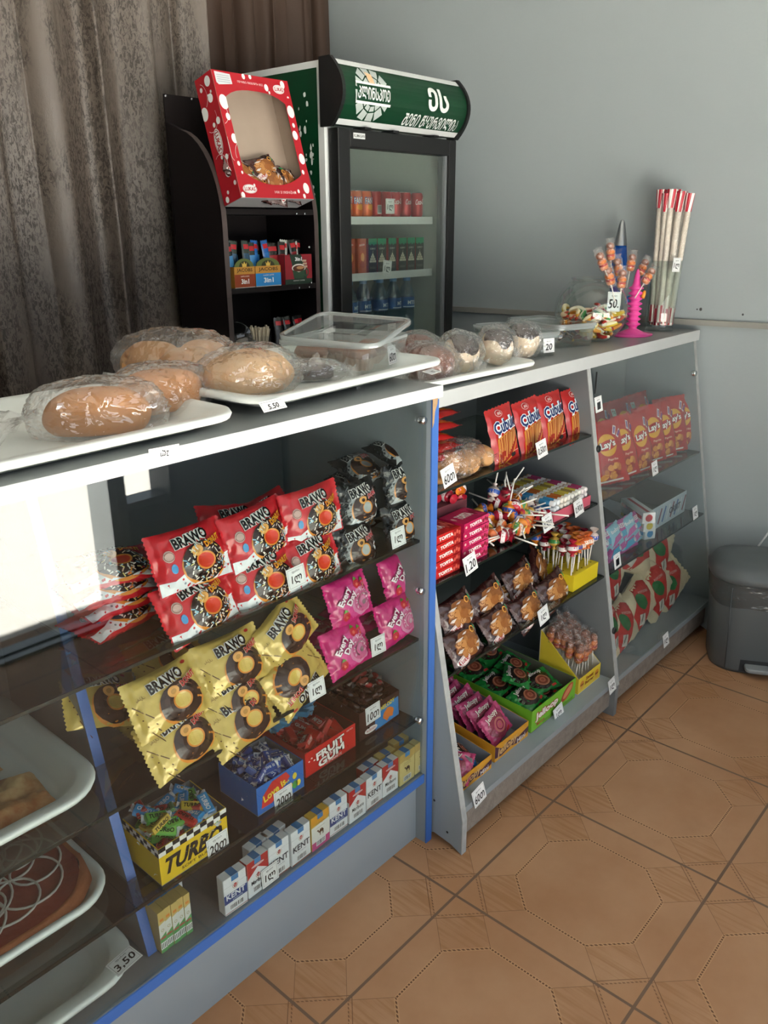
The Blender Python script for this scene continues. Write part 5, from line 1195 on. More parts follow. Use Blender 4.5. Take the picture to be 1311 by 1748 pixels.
# ---- cigarettes on the bottom board
def cig(kind):
    w_, d_, h = .0555, .022, .087; b = MB()
    W = ink('#dfe3e6')
    base = {'camelw': '#d9b14a', 'camely': '#d3c07a'}.get(kind, '#dfe3e6')
    loft(b, [[(x, y, z) for x, y in rrect(w_-2*e, d_-2*e, .0012, 1)] for z, e in ((0, .0006), (.0008, 0), (h-.0008, 0), (h, .0006))], ink(base), smooth=False)
    mf = lambda u, v, q: Vector((u, -d_/2-q, v)); mt = lambda u, v, q: Vector((u, v, h+q)); ms = lambda u, v, q: Vector((-w_/2-q, -u, v))
    b.line([(-w_/2, h-.021), (w_/2, h-.021)], .0004, ink('#8f959a'), mf, .0003)
    b.rect(0, h-.006, .017, .012, ink('#3f7fb8'), mf, .0006); b.rect(0, 0, .017, d_, ink('#3f7fb8'), mt, .0003)
    def bars(y, wd, hh, bgc='#e6e8e8'):
        b.rect(0, y, wd+.003, hh+.003, ink(bgc), mf, .0005); rnd = random.Random(9); x = -wd/2
        while x < wd/2-.001: q = rnd.choice((.0007, .0012, .0018)); b.rect(x+q/2, y, q, hh, ink('#2a2c30'), mf, .0007); x += q+rnd.choice((.0008, .0014))
    def crest(y): b.disc(0, y, .0042, .0052, ink('#b8342e'), mf, .0005, 10); b.text('U', 0, y, .004, .005, ink('#e6e6e6'), mf, .0008); b.ring(0, y, .006, .0068, ink('#b08a5a'), mf, .0005, a0=2.6, a1=6.8, k=1.1)
    if kind == 'kentblue':
        crest(.062); b.rect(0, .038, w_, .022, ink('#23407f'), mf, .0004); b.text('KENT', 0, .042, .046, .013, ink('#e8ecf0'), mf, .0008, bold=.02); b.text('LIGHTS', .004, .031, .024, .004, ink('#c0cadd'), mf, .0008); bars(.015, .030, .010); b.rect(0, .004, w_, .0014, ink('#a02a34'), mf, .0005)
    elif kind == 'kentwhite':
        crest(.062); b.text('KENT', 0, .041, .048, .015, ink('#26303f'), mf, .0008, bold=.02); b.text('100 s blue line', 0, .029, .026, .003, ink('#7f8894'), mf, .0008); bars(.014, .026, .011); b.rect(0, .003, w_, .003, ink('#8f4a34'), mf, .0005)
    elif kind == 'red':
        b.poly([(-w_/2, .058), (0, .066), (w_/2, .058), (w_/2, h), (-w_/2, h)], ink('#b3262a'), mf, .0003); b.poly([(-w_/2, .058), (-w_/2, .046), (0, .066), (w_/2, .046), (w_/2, .058), (0, .0665)][:3], ink('#b3262a'), mf, .00035); b.poly([(0, .066), (w_/2, .046), (w_/2, .058)], ink('#b3262a'), mf, .00035)
        b.rect(0, h-.006, .017, .012, ink('#3f7fb8'), mf, .0007); b.disc(0, .071, .017, .0028, ink('#e0c8c8'), mf, .0006, 16); b.text('smoke kills', 0, .071, .024, .002, ink('#b3262a'), mf, .0009); crest(.046); b.text('Marlboro', 0, .033, .038, .010, ink('#2f3238'), mf, .0008); bars(.015, .028, .011)
        b.poly([(-d_/2, .058), (d_/2, .058), (d_/2, h), (-d_/2, h)], ink('#b3262a'), ms, .0003)
    else:
        y_ = kind == 'camely'
        b.poly([(-w_/2, .064), (-.01, .066), (.006, .060), (w_/2, .068), (w_/2, h), (-w_/2, h)], ink('#c0a052' if y_ else '#d99a2c'), mf, .0003)
        if not y_: b.rect(0, .036, w_, .050, ink('#dfe0da'), mf, .0002); b.rect(0, .010, w_, .020, ink('#c04a80'), mf, .0004)
        b.rect(0, h-.006, .017, .012, ink('#3f7fb8'), mf, .0007); b.text('smoking kills', 0, .058 if y_ else .064, .026, .004, ink('#8a7a4a'), mf, .0006)
        CB = ink('#5a3a22'); cx, cy, s = 0, .040, .0125
        b.poly([(cx+s*x, cy+s*y) for x, y in ((-.9, .45), (-.7, .62), (-.5, .5), (-.42, .1), (-.2, .35), (-.02, .65), (.12, .35), (.3, .6), (.5, .35), (.75, .1), (.7, -.2), (.72, -.8), (.6, -.8), (.5, -.25), (.0, -.2), (-.1, -.8), (-.22, -.8), (-.25, -.2), (-.5, -.1), (-.7, .3), (-.9, .3))], CB, mf, .0006); b.line([(cx+s*.5, cy-s*.2), (cx+s*.42, cy-s*.8)], s*.1, CB, mf, .0006)
        bars(.014, .026, .011); b.line([(-.014, .053), (.014, .053)], .0006, CB, mf, .0006)
    o = b.obj('cigarette_pack'); o['category'] = 'cigarettes'; return o
KC = {k: Kind(lambda k=k: cig(k)) for k in ('kentblue', 'kentwhite', 'red', 'camelw', 'camely')}
seq = ['kentblue', 'red', 'kentwhite', 'kentwhite', 'camelw', 'kentblue', 'red', 'kentwhite', 'red', 'camely', 'camely']
lab = ['blue banded cigarette pack at the left end of the row', 'red and white cigarette pack second from the left', 'white cigarette pack just left of the camel pack pair, above the price tag', 'white cigarette pack directly left of the white and pink camel pack', 'cigarette pack with camel and pink foot', 'blue banded cigarette pack right of the pink footed one', 'red and white cigarette pack in the middle of the row', 'white cigarette pack between two red ones', 'red and white cigarette pack next to the yellow ones', 'yellow camel cigarette pack, left one', 'yellow camel cigarette pack at the right end']
lab[2] = 'white cigarette pack third from the left above the price tag'
for i, (k, l) in enumerate(zip(seq, lab)):
    x = .742+.0588*i+.028; KC[k].put((x, 1.092+.0015*(i % 3), ZD+.0003), RZ((-2, 1, 0, 1, 2, -1, 0, 1, -1, 0, 1)[i]), l, 'cigarette packs in the front row')
for i, x in enumerate((.857, .905)): KC['kentwhite'].put((x, 1.122, ZD+.0003), RZ(4), 'white cigarette pack in the second row, '+('left', 'right')[i]+' one', 'second row white packs')
for i, x in enumerate((1.262, 1.325)): KC['camely'].put((x, 1.122+.01*i, ZD+.0003), RZ(-3), 'yellow cigarette pack in the second row, '+('left', 'right')[i]+' one', 'second row yellow packs')
KC['red'].put((1.20, 1.121, ZD+.0003), RZ(2), 'red and white cigarette pack in the second row', 'second row red packs')
def slim():
    w_, d_, h = .0138, .075, .095; b = MB(); b.cbox(w_, d_, h, ink('#c9b06a')); mf = lambda u, v, q: Vector((u, -d_/2-q, v))
    b.poly([(-w_/2, 0), (w_/2, 0), (w_/2, .045), (-w_/2, .035)], ink('#5aa05f'), mf, .0003); b.poly([(-w_/2, .035), (w_/2, .045), (w_/2, .070), (-w_/2, .066)], ink('#d9dcd4'), mf, .0003); b.ring(0, .052, .0022, .0032, ink('#a89a70'), mf, .0006, k=1)
    b.rect(0, .0165, w_, .016, ink('#e4e6e4'), mf, .0005)
    for i in range(4): b.rect(-w_/2+.002+.0034*i, .0165, .0014, .012, ink('#2a2c30'), mf, .0007)
    b.rect(0, .076, .008, .006, ink('#d98a3a'), mf, .0005); b.rect(0, .034, w_*.8, .004, ink('#b0564a'), mf, .0006)
    mt = lambda u, v, q: Vector((u, v, h+q)); b.rect(0, .004, w_, .024, ink('#3f7fb8'), mt, .0003)
    o = b.obj('slim_cigarette_pack'); o['category'] = 'cigarettes'; return o
K_sl = Kind(slim)
for i in range(5): K_sl.put((.615+.0141*i, 1.140+.0012*(i % 2), ZD+.0003), RZ(.6*(i % 3)), 'slim gold and green cigarette pack, '+('leftmost of five', 'second from the left of five', 'middle one of five', 'fourth from the left of five', 'rightmost of five')[i], 'slim packs by the partition')
for i in range(2): KC['red'].put((.632+.058*i, 1.197, ZD+.0003), RZ(2), 'red and white cigarette pack behind the slim gold and green ones, '+('left', 'right')[i], 'red packs behind the slim ones')
# ---- trays of pastry left of the slanted partition
tray('pastry_tray', .62, .46, .038, .085, 'white tray of folded pastries on the middle glass shelf', (.258, 1.345, ZB+.0005), RZ(0), rim=.028, wall=.03)
tray('pastry_tray', .60, .43, .030, .08, 'white tray holding the iced tart on the lower glass shelf', (.264, 1.345, ZC+.0005), RZ(0), rim=.016, wall=.02)
tray('pastry_tray', .70, .46, .036, .085, 'empty white tray with a 3,50 tag on the bottom board', (.222, 1.315, ZD+.0005), RZ(0), rim=.032, wall=.03)

m, nt, p = newmat('puff_dough'); tc = nt.n('ShaderNodeTexCoord')
na = X(nt, nt.n('ShaderNodeTexNoise', {'Vector': tc.outputs['Object'], 'Scale': 11.0, 'Detail': 5.0, 'Roughness': .65}).outputs[0])
nt.L.new(mixc(ramp(na, .38, .66), '#d2b27e', '#a0622f'), p.inputs['Base Color']); p.inputs['Roughness'].default_value = .65
nb = nt.n('ShaderNodeBump', {'Height': nt.n('ShaderNodeTexNoise', {'Vector': tc.outputs['Object'], 'Scale': 38.0, 'Detail': 4.0}).outputs[0], 'Strength': .7, 'Distance': .006}); nt.L.new(nb.outputs[0], p.inputs['Normal'])
PAS = m
def pastry(w_, d_, h, seed):
    b = MB()
    def fn(u, v):
        x, y = (u*2-1), (v*2-1); e = max(0, (1-abs(x)**5)*(1-abs(y)**5))**.35
        n = noise.noise((x*2.2+seed, y*2.2, seed)); z = h*e*(.72+.5*n) + .010*e*abs(noise.noise((x*5, y*5+seed, 2)))
        return (x*w_/2*(1+.05*noise.noise((y*2, seed, 1))), y*d_/2*(1+.05*noise.noise((x*2, seed, 4))), z)
    b.grid(fn, 30, 26, PAS); 
    return b
o = pastry(.20, .125, .034, 3).obj('folded_pastry', loc=(.395, 1.225, ZB+.006), rot=RZ(-6)); tag(o, 'golden folded pastry at the front of the upper tray', 'pastry')
o = pastry(.19, .12, .032, 8).obj('folded_pastry', loc=(.37, 1.375, ZB+.006), rot=RZ(8)); tag(o, 'golden folded pastry behind the front one on the upper tray', 'pastry')
o = pastry(.20, .13, .034, 5).obj('folded_pastry', loc=(.15, 1.24, ZB+.006), rot=RZ(3)); tag(o, 'golden folded pastry at the far left of the upper tray', 'pastry')
TART = mat('tart_jam', '#8a3226', rough=.40, var=.5, scale=18, bump=.3, bscale=50); TCR = mat('tart_crust', '#b0683f', rough=.7, var=.2, scale=25, bump=.3); ICE = mat('white_icing', '#d9cfc4', rough=.5)
tt = thing('iced_tart', 'large red-brown jam tart with looping white icing lines', 'tart', (.280, 1.342, ZC+.006))
b = MB(); ol = []; pr = rrect(.56, .395, .13, 10)
for k, (e, z) in enumerate(((0, 0), (-.005, .012), (.006, .024), (.014, .022))): ol.append([(x*(1-2*e/.54)+.004*noise.noise((x*20, y*20, k)), y*(1-2*e/.375)+.004*noise.noise((y*20, x*20, k)), z+.003*noise.noise((x*15, y*15, 3))) for x, y in pr])
loft(b, ol, TCR, True, False); b.obj('crust', tt)
b = MB(); loft(b, [[(x*(1-.028/.56), y*(1-.028/.395), .0215) for x, y in pr]], TART, False, True); b.obj('jam', tt)
b = MB(); ez = lambda t: .0245+.0012*sin(9*t)
def clampe(x, y):
    k = ((abs(x)/.258)**3+(abs(y)/.178)**3)**(1/3); return (x/k, y/k) if k > 1 else (x, y)
for k, (cx, cy, n, ra, rb, rx_, ry_, ph) in enumerate(((.135, -.03, 8, .035, .11, 1.0, 1.05, 0), (.02, -.05, 7, .03, .12, 1.0, .95, .5), (-.12, -.02, 7, .03, .12, 1.1, 1.1, .2), (.06, .05, 6, .03, .12, 1.2, .9, .9), (.17, .04, 5, .02, .075, 1.0, 1.2, .3))):
    pts = []; c_ = (ra+rb)/2
    for i in range(190):       # looping trochoid
        t = 2*PI*i/189; u = t*n; x = cx+rx_*(c_*cos(t)+(rb-ra)*.62*cos(u+ph)); y = cy+ry_*(c_*sin(t)+(rb-ra)*.62*sin(u+ph)); x, y = clampe(x, y)
        pts.append((x, y, .0248+.0016*noise.noise((x*40, y*40, k))))
    b.tube(pts, .0023, ICE, 6, caps=False)
b.obj('icing', tt)
# ======================= goods in the second counter =======================
Z1, Z2, Z3, Z4 = .9062, .7002, .4722, .1312
def atS(px, py, off=0.0):
    """point on the sloping front, pushed in by off"""
    d_ = FW + RT*((px-655.5)/F_PX) - UPV*((py-874)/F_PX); k = (.967+off+.187*1.4)/(d_.y-.187*d_.z); return CAM+d_*k
# stick packets
def cubuk():
    b = MB(); w_, h = .128, .162; mp = pillow(b, w_, h, .030, pl('pack_cubuk', '#a8201f', rough=.24), seed=17, crimp='y', cw=.010, wr=.003, nx=16, ny=22)
    b.poly([(-.052, -.070), (-.030, -.074), (.008, -.058), (.050, -.020), (.048, .012), (.0, .010), (-.045, .000)], film_ink('#d89a34'), mp, .0005, L=.015)
    b.poly([(-.050, -.066), (-.032, -.070), (.006, -.055), (.047, -.018), (.045, .012), (.0, .008), (-.043, -.002)], film_ink('#8f2a1c'), mp, .0008, L=.015)
    rnd = random.Random(3)
    for i in range(11):
        x = -.040+.0082*i; x2 = -.044+.0066*i+rnd.uniform(-.003, .003); y2 = -.064+.0035*max(0, i-3)+.002*i
        b.line([(x, .012+rnd.uniform(-.006, .004)), ((x+x2)/2, (y2+.01)/2), (x2, y2)], .0052, film_ink(('#b8783c', '#c78a4a', '#a8682f')[i % 3]), mp, .0011+.0001*i)
    b.disc(.012, -.052, .012, .006, film_ink('#2a1c18'), mp, .0026, 12); b.rect(.035, -.045, .028, .002, film_ink('#c98a7a'), mp, .0008)
    outlined(b, mp, 'Çubuk', .0, .028, .104, .040, '#1c2f5f', '#dfe3e8', rot=.07, L=.012, bold=.03, grow=.09)
    b.disc(-.010, .064, .017, .009, film_ink('#e0b8b4'), mp, .0006, 20); b.disc(-.010, .064, .0152, .0076, film_ink('#a8201f'), mp, .0009, 20); b.text('ANI', -.010, .064, .018, .008, film_ink('#e8d4d0'), mp, .0012)
    o = b.obj('stick_packet'); o['category'] = 'biscuits'; return o
K_cu = Kind(cubuk); g = 'salted stick packets'
for i, (px, py, off) in enumerate(((858, 745, .040), (903, 731, .044), (942, 718, .052), (981, 708, .058))):
    P = atS(px, py, off); K_cu.put(P, stand(14, (2, 0, -1, 2)[i], (3, 4, 2, 2)[i]), 'red stick packet standing upright on the top shelf, '+('leftmost', 'second from the left', 'third from the left', 'rightmost')[i]+' of four', g)
for i in range(6): K_cu.put((1.53+.012*(i % 3), 1.24+.01*(i % 2), Z1+.017+.0275*i), RZ(90+6*(i % 3)-5) @ RX(3), 'red stick packet in the flat left pile, '+('bottom', 'second from the bottom', 'third from the bottom', 'fourth from the bottom', 'second from the top', 'topmost')[i], g)
# small bagged rolls
for i, (px, py, r, off) in enumerate(((745, 818, .030, .05), (768, 795, .032, .075), (796, 790, .034, .045), (822, 783, .032, .055), (806, 768, .028, .10))):
    P = atS(px, py, off); n_ = ('leftmost by the blue edge', 'behind the 60 price tag', 'middle', 'rightmost', 'rear')[i]
    loaf(r, r*.95, r*.9, BR1, 61+i, (P.x, P.y, Z1+r*.82), RZ(40*i), 'small tan roll beside the stick packets, '+n_+' one', 'bread_roll', 'roll', amp=.08, flat_=.2)
bag(.105, .055, .052, 70, (1.60, 1.185, Z1+.036), RZ(4), 'clear crinkled bag of small tan rolls under the red stick pile', ((1, -.2),), m=BAG2, taillen=.03, ridge=.16)
# boxed toffee bars
def toffee(col, dark):
    b = MB(); L_, d_, h = .108, .075, .021; b.cbox(L_, d_, h, ink(col)); mf = lambda u, v, q: Vector((u, -d_/2-q, v)); mt = lambda u, v, q: Vector((u, v, h+q))
    for mp, y, hh in ((mf, h/2, h), (mt, 0, d_*.8)):
        b.rect(L_*.36, y, L_*.26, hh*.98, ink(dark), mp, .0003); b.disc(-L_*.42, y, L_*.04, hh*.16, ink('#d8a8a0'), mp, .0005, 12); b.text('TOFITA', -L_*.03, y, L_*.50, hh*.46, ink('#e8e2dc'), mp, .0006, bold=.045, rot=.03)
        for k in range(3): b.disc(L_*(.28+.08*k), y+hh*(.1 if k % 2 else -.1), L_*.035, hh*.26, ink('#c9584a' if dark[1] in '89' else '#7a1a22'), mp, .0006, 10)
    o = b.obj('toffee_bar'); o['category'] = 'toffee'; return o
K_tr = Kind(lambda: toffee('#b81f1c', '#8f1518')); K_tp = Kind(lambda: toffee('#b01c4f', '#c83a6a'))
for i in range(5): K_tr.put((1.462+.002*(i % 2), 1.135, Z2+.0003+.0225*i), RZ((-1, 1, 0, 2, -1)[i]), 'red toffee bar in the left stack, '+('bottom one', 'second from the bottom', 'middle one', 'second from the top', 'top one')[i], 'red toffee bars')
for i in range(5): K_tp.put((1.583+.0015*(i % 2), 1.137, Z2+.0003+.0225*i), RZ((1, -1, 1, 0, 2, 0)[i]), 'crimson toffee bar beside the lollipops, '+('bottom one', 'second from the bottom', 'middle one', 'second from the top', 'top one')[i], 'crimson toffee bars')
# lollipops
def pop(c, c2):
    t = thing('lollipop', None, 'lollipop'); A = pl('pop_'+c.strip('#'), c, rough=.18); b = MB()
    blob(b, .0135, .0135, .0135, A, 2, .04, 3, 14, 10, T=TR(0, 0, .0)); b.obj('candy', t)
    b = MB(); b.lathe([(.0137, -.003), (.0138, .002), (.012, .007)], film_ink(c2), 12); b.lathe([(.002, .0132), (.006, .017), (.010, .024)], A, 10); b.lathe([(.010, -.0095), (.0035, -.0145), (.0055, -.021)], A, 10); b.obj('wrapper', t)
    MB().tube([(0, 0, -.013), (0, 0, -.078)], .0017, STK, 6).obj('stick', t); return t
PC = [('#b3263a', '#e6dcdc'), ('#d9822a', '#2a4fa0'), ('#d8c8c0', '#2a4fa0'), ('#c9a24a', '#3f8a4a'), ('#7a1a2a', '#d8d0cc'), ('#d8703a', '#e8d8c8')]
KP = [Kind(lambda c=c: pop(*c)) for c in PC]; PN = ['red', 'orange', 'white', 'yellow', 'dark red', 'amber']
rnd = random.Random(21)
for i in range(64):      # loose heap on the second shelf
    u = rnd.random(); x = 1.685+.265*u; hgt = .085*(1-abs(u-.55)/.62); y = 1.100+.11*rnd.random(); z = Z2+.018+max(0, hgt*(y-1.085)/.10*(.55+.45*rnd.random()))
    k = rnd.randrange(6)
    a = rnd.uniform(0, 360); t_ = rnd.choice((rnd.uniform(60, 100), rnd.uniform(95, 130), rnd.uniform(130, 170)))
    if y < 1.13 and 200 < a % 360 < 340: a += 160
    o = KP[k].put((x, y, z), RZ(a) @ RX(t_ if z > Z2+.05 else min(t_, 96)), PN[k]+' wrapped lollipop in the loose heap on the second shelf', PN[k]+' lollipops in the loose heap'); o.scale = (1.35, 1.35, 1.1)
for i in range(16):
    k = (0, 4, 1, 0)[i % 4]; KP[k].put((1.44+.014*i+rnd.uniform(-.01, .01), 1.21+rnd.uniform(-.02, .05), Z2+.15+rnd.uniform(-.01, .02)), RZ(rnd.uniform(0, 360)) @ RX(rnd.uniform(95, 140)), PN[k]+' wrapped lollipop lying on the boxes behind the toffee bars', PN[k]+' lollipops behind the toffee bars')
o = MB().cbox(.25, .12, .13, mat('dull_carton', '#6a2f38', rough=.7)).obj('sweet_carton', loc=(1.535, 1.245, Z2+.0003)); tag(o, 'dull red carton behind the toffee bars carrying loose lollipops', 'box')
# tray of rolled sweets
tb = carton('sweet_carton', 1.955, 2.165, 1.092, 1.32, Z2, .030, .040, '#c2586a', '#a8606a', 'pink shallow carton of rolled sweets on the second shelf')
RC = [('#3f8fc0', '#d9dfe2'), ('#b8672f', '#d9d4c8'), ('#c2b04a', '#d8d8d0'), ('#b0b8b4', '#c9a83a'), ('#a8406a', '#dcd4d4'), ('#8a7a44', '#d9d8cc')]
def roll(c, c2):
    b = MB(); b.lathe([(0, -.034), (.007, -.033), (.0085, -.030), (.0085, .030), (.007, .033), (0, .034)], pl('roll_'+c2.strip('#'), c2, rough=.25), 12, T=RX(90)); b.lathe([(.0089, -.018), (.0089, .018)], pl('rollband_'+c.strip('#'), c, rough=.25), 12, T=RX(90)); b.lathe([(.0087, -.0332), (.0, -.0338)], pl('rollend_'+c.strip('#'), '#c9862f', rough=.3), 10, T=RX(90))
    o = b.obj('rolled_sweet'); o['category'] = 'sweet'; return o
KR = [Kind(lambda c=c: roll(*c)) for c in RC]; RN = ['blue', 'orange', 'olive', 'grey', 'crimson', 'khaki']
for i in range(10):
    for j in range(3):
        for l in range(3):
            k = (0, 0, 1, 1, 2, 2, 5, 2, 4, 4)[i]; KR[k].put((1.97+.0200*i, 1.132+.07*j, Z2+.012+.0185*l+.004*j*0), RZ(rnd.uniform(-5, 5)) @ RX(rnd.uniform(-3, 3)), RN[k]+' banded rolled sweet in the pink carton', RN[k]+' rolls in the pink carton')
# yellow stand of upright lollipops
yb_ = thing('lollipop_block', 'bright yellow cardboard block with upright lollipops on the third shelf', 'box', (2.098, 1.135, Z3+.0003))
YEL = mat('yellow_card', '#d9c31f', rough=.55); b = MB(); b.cbox(.150, .165, .050, YEL)
for i in range(5):
    for j in range(5): b.lathe([(.0028, 0), (0, 0)], mat('hole_dark', '#4a4210', rough=.9), 8, T=TR(-.056+.028*i, -.066+.03*j, .0504))
b.obj('block', yb_, bevel=.001)
n_ = 0
for j in range(5):
    for i in range(6):
        k = rnd.randrange(6); x = 2.098-.062+.0248*i+rnd.uniform(-.004, .004); y = 1.135-.062+.03*j
        KP[k].put((x, y, Z3+.051+.076+rnd.uniform(-.008, .010)), RX(rnd.uniform(-7, 7)) @ RY(rnd.uniform(-8, 8)), PN[k]+' lollipop stuck upright in the yellow block', PN[k]+' lollipops in the yellow block')
# brown biscuit packets on the third shelf
g = 'biscuit packets on the third shelf'
for px, py, off, le, ya, ro, lb in [(779, 1048, .060, 25, 0, 6, 'upper one at the left end'), (790, 1100, .030, 30, 5, 4, 'lower one at the left end'), (832, 1025, .075, 25, -5, 14, 'upper one of the second pair'), (848, 1066, .040, 30, 3, 8, 'lower one of the second pair'), (886, 990, .095, 25, 0, 8, 'topmost in the middle'), (900, 1040, .040, 30, 0, 10, 'lower one in the middle by the price tag'), (918, 968, .120, 30, 15, 35, 'tilted one at the back right'), (945, 1008, .050, 28, -6, 14, 'lower one beside the yellow block'), (868, 1012, .115, 40, 8, -10, 'one lying behind the middle')]:
    P = atS(px, py, off); o = K_ck.put(P, stand(le, ya, ro), 'brown biscuit packet on the third shelf, '+lb, g); o.scale = (1.12, 1.12, 1.12)
# cartons on the bottom board
def d_jelly(b, mf, w_, h):
    b.poly([(-w_/2, h), (-w_/2, h*.25), (-w_*.3, h*.15), (-w_*.05, h*.3), (w_*.2, h*.1), (w_/2, h*.35), (w_/2, h*.7), (w_*.2, h*.5), (-w_*.1, h*.75), (-w_*.3, h*.6)], ink('#4a2a3a'), mf, .0003, L=.02); b.text('Jellopy', -w_*.14, h*.5, w_*.6, h*.6, ink('#c9a26a'), mf, .0006, rot=.1, bold=.03, shear=.2); b.text('Mini', w_*.28, h*.3, w_*.25, h*.3, ink('#e0d8d0'), mf, .0006, rot=.1)
cA = carton('sweet_carton', 1.418, 1.565, 1.012, 1.24, Z4, .045, .075, '#c9902a', '#8d9296', 'orange printed carton at the left end of the bottom board', draw=d_jelly)
cB = carton('sweet_carton', 1.590, 1.755, 1.018, 1.30, Z4, .050, .085, '#c9902a', '#8d9296', 'orange and purple printed carton of pink packets', draw=d_jelly)
def d_green(b, mf, w_, h):
    outlined_i(b, mf, 'Jelloop', -w_*.17, h*.58, w_*.5, h*.42, '#e6ded6', '#a02a2a', .04); b.disc(w_*.30, h*.62, w_*.15, h*.26, ink('#a8442a'), mf, .0004, 22, rot=.5); b.disc(w_*.31, h*.64, w_*.12, h*.15, ink('#c9845a'), mf, .0006, 20, rot=.5); b.rect(w_*.1, h*.12, w_*.7, h*.12, ink('#5a8a2a'), mf, .0003); b.text('MEGA', -w_*.3, h*.22, w_*.18, h*.14, ink('#b02a2a'), mf, .0006)
cC = carton('sweet_carton', 1.772, 2.020, 1.018, 1.36, Z4, .070, .090, '#6fae2f', '#6a6a58', 'lime green carton of round jelly biscuits on the bottom board', draw=d_green)
def jelly(c, dark, lab_):
    b = MB(); w_, h = .115, .088; mp = pillow(b, w_, h, .022, pl('pack_'+c.strip('#'), c, rough=.2), seed=23, crimp='x', cw=.016, wr=.006)
    b.disc(0, -.002, .042, .036, film_ink('#2a201a' if dark else '#8a3a4a'), mp, .0004, 26, L=.012); b.disc(.004, -.006, .027, .021, film_ink('#8a4a34' if dark else '#b04a6a'), mp, .0007, 22, L=.012)
    for k in range(3): b.ring(.004, -.006, .006+.007*k, .009+.007*k, film_ink(('#a8624a', '#6a2f22', '#b07a5a')[k]), mp, .0010)
    b.text(lab_, -.004, .029, .060, .018, film_ink('#ddd6cc'), mp, .0012, rot=.08, bold=.02, L=.012, arc=-.12); b.rect(.03, -.034, .022, .007, film_ink('#b8342e'), mp, .0012, rot=.2)
    o = b.obj('jelly_packet'); o['category'] = 'biscuits'; return o
K_jg = Kind(lambda: jelly('#1f7a34', True, 'Jelloop')); K_jk = Kind(lambda: jelly('#b0406a', False, 'Jellopy')); K_jv = Kind(lambda: jelly('#5a2a6a', False, 'Jellopy')); K_jb = Kind(lambda: jelly('#2a74b8', True, 'my'))
spots_ = [(1.850, 1.085, .055, 'front left'), (1.945, 1.10, .058, 'front right'), (1.838, 1.185, .066, 'middle left'), (1.952, 1.20, .074, 'middle right'), (1.850, 1.285, .076, 'back left'), (1.950, 1.295, .082, 'back right'), (1.895, 1.15, .080, 'centre')]
for i, (x, y, z, n_) in enumerate(spots_): K_jg.put((x, y, Z4+z), RZ((8, -12, 4, 14, -6, 8, 30)[i]) @ RX(18), 'green round jelly biscuit packet in the lime carton, '+n_+' one', 'green packets in the lime carton')
for i in range(6): K_jg.put((1.85+.09*(i % 2), 1.09+.09*(i//2), Z4+.022), RZ(5*i), 'green jelly biscuit packet underneath in the lime carton', 'lower green packets')
for i in range(6):
    y = 1.075+.036*i; K_jk.put((1.672+.006*(i % 2), y, Z4+.055+.004*i), stand(38, 4-5*(i % 2), 8-6*(i % 3)), 'pink jelly packet in the purple printed carton, '+('first', 'second', 'third', 'fourth', 'fifth', 'sixth')[i]+' from the front', 'pink packets in the purple carton')
for i in range(3): K_jv.put((1.665-.06*(i == 2), 1.27+.03*i, Z4+.085+.012*i), stand(45, 10*i, -14+10*i), 'violet jelly packet at the back of the purple printed carton, '+('front', 'middle', 'rearmost')[i]+' one', 'violet packets')
for i in range(3): K_jb.put((1.525, 1.085+.05*i, Z4+.040+.006*i), stand(50, 60, 10*i), 'blue sweet packet in the left orange carton, '+('front', 'middle', 'rear')[i]+' one', 'blue packets in the left carton')
for i in range(3): K_jk.put((1.462, 1.07+.05*i, Z4+.040), stand(55, -70+10*i, 20*i), 'dark pink sweet packet in the left orange carton, '+('front', 'middle', 'rear')[i]+' one', 'pink packets in the left carton')
o = MB().box(-.001, .001, -.1, .1, 0, .062, mat('card_divider', '#9a9da0', rough=.7)).obj('card_divider', loc=(1.493, 1.124, Z4+.002)); tag(o, 'grey card divider standing inside the left orange carton', 'divider')
# yellow lollipop carton with a tall pointed back
def d_bur(b, mf, w_, h):
    b.text('Sweet', 0, h*.72, w_*.34, h*.26, ink('#8a3a1a'), mf, .0006, bold=.03); b.text('Burger', 0, h*.40, w_*.40, h*.28, ink('#8a3a1a'), mf, .0006, bold=.03)
    for x in (-.34, .33): b.disc(w_*x, h*.55, .012, .011, ink('#c9802f'), mf, .0004, 14); b.rect(w_*x, h*.5, .02, .004, ink('#7a3a1a'), mf, .0006); b.disc(w_*x, h*.3, .010, .006, ink('#d8a24a'), mf, .0005, 12)
cD = carton('lollipop_carton', 2.040, 2.180, 1.018, 1.16, Z4, .052, .175, '#d9bf3a', '#d8d2c0', 'yellow carton packed with orange burger lollipops', draw=d_bur)
for j in range(5):
    for i in range(6):
        x = 2.056+.0215*i+rnd.uniform(-.003, .003); y = 1.04+.025*j; T = TR(x, y, Z4+.035+.010*j+rnd.uniform(0, .012)) @ RZ(rnd.uniform(0, 90)) @ RX(rnd.uniform(-7, 7)) @ RY(rnd.uniform(-6, 6))
        K_bp.put(T.translation, T, 'orange burger lollipop packed upright in the yellow carton', 'burger lollipops in the yellow carton')
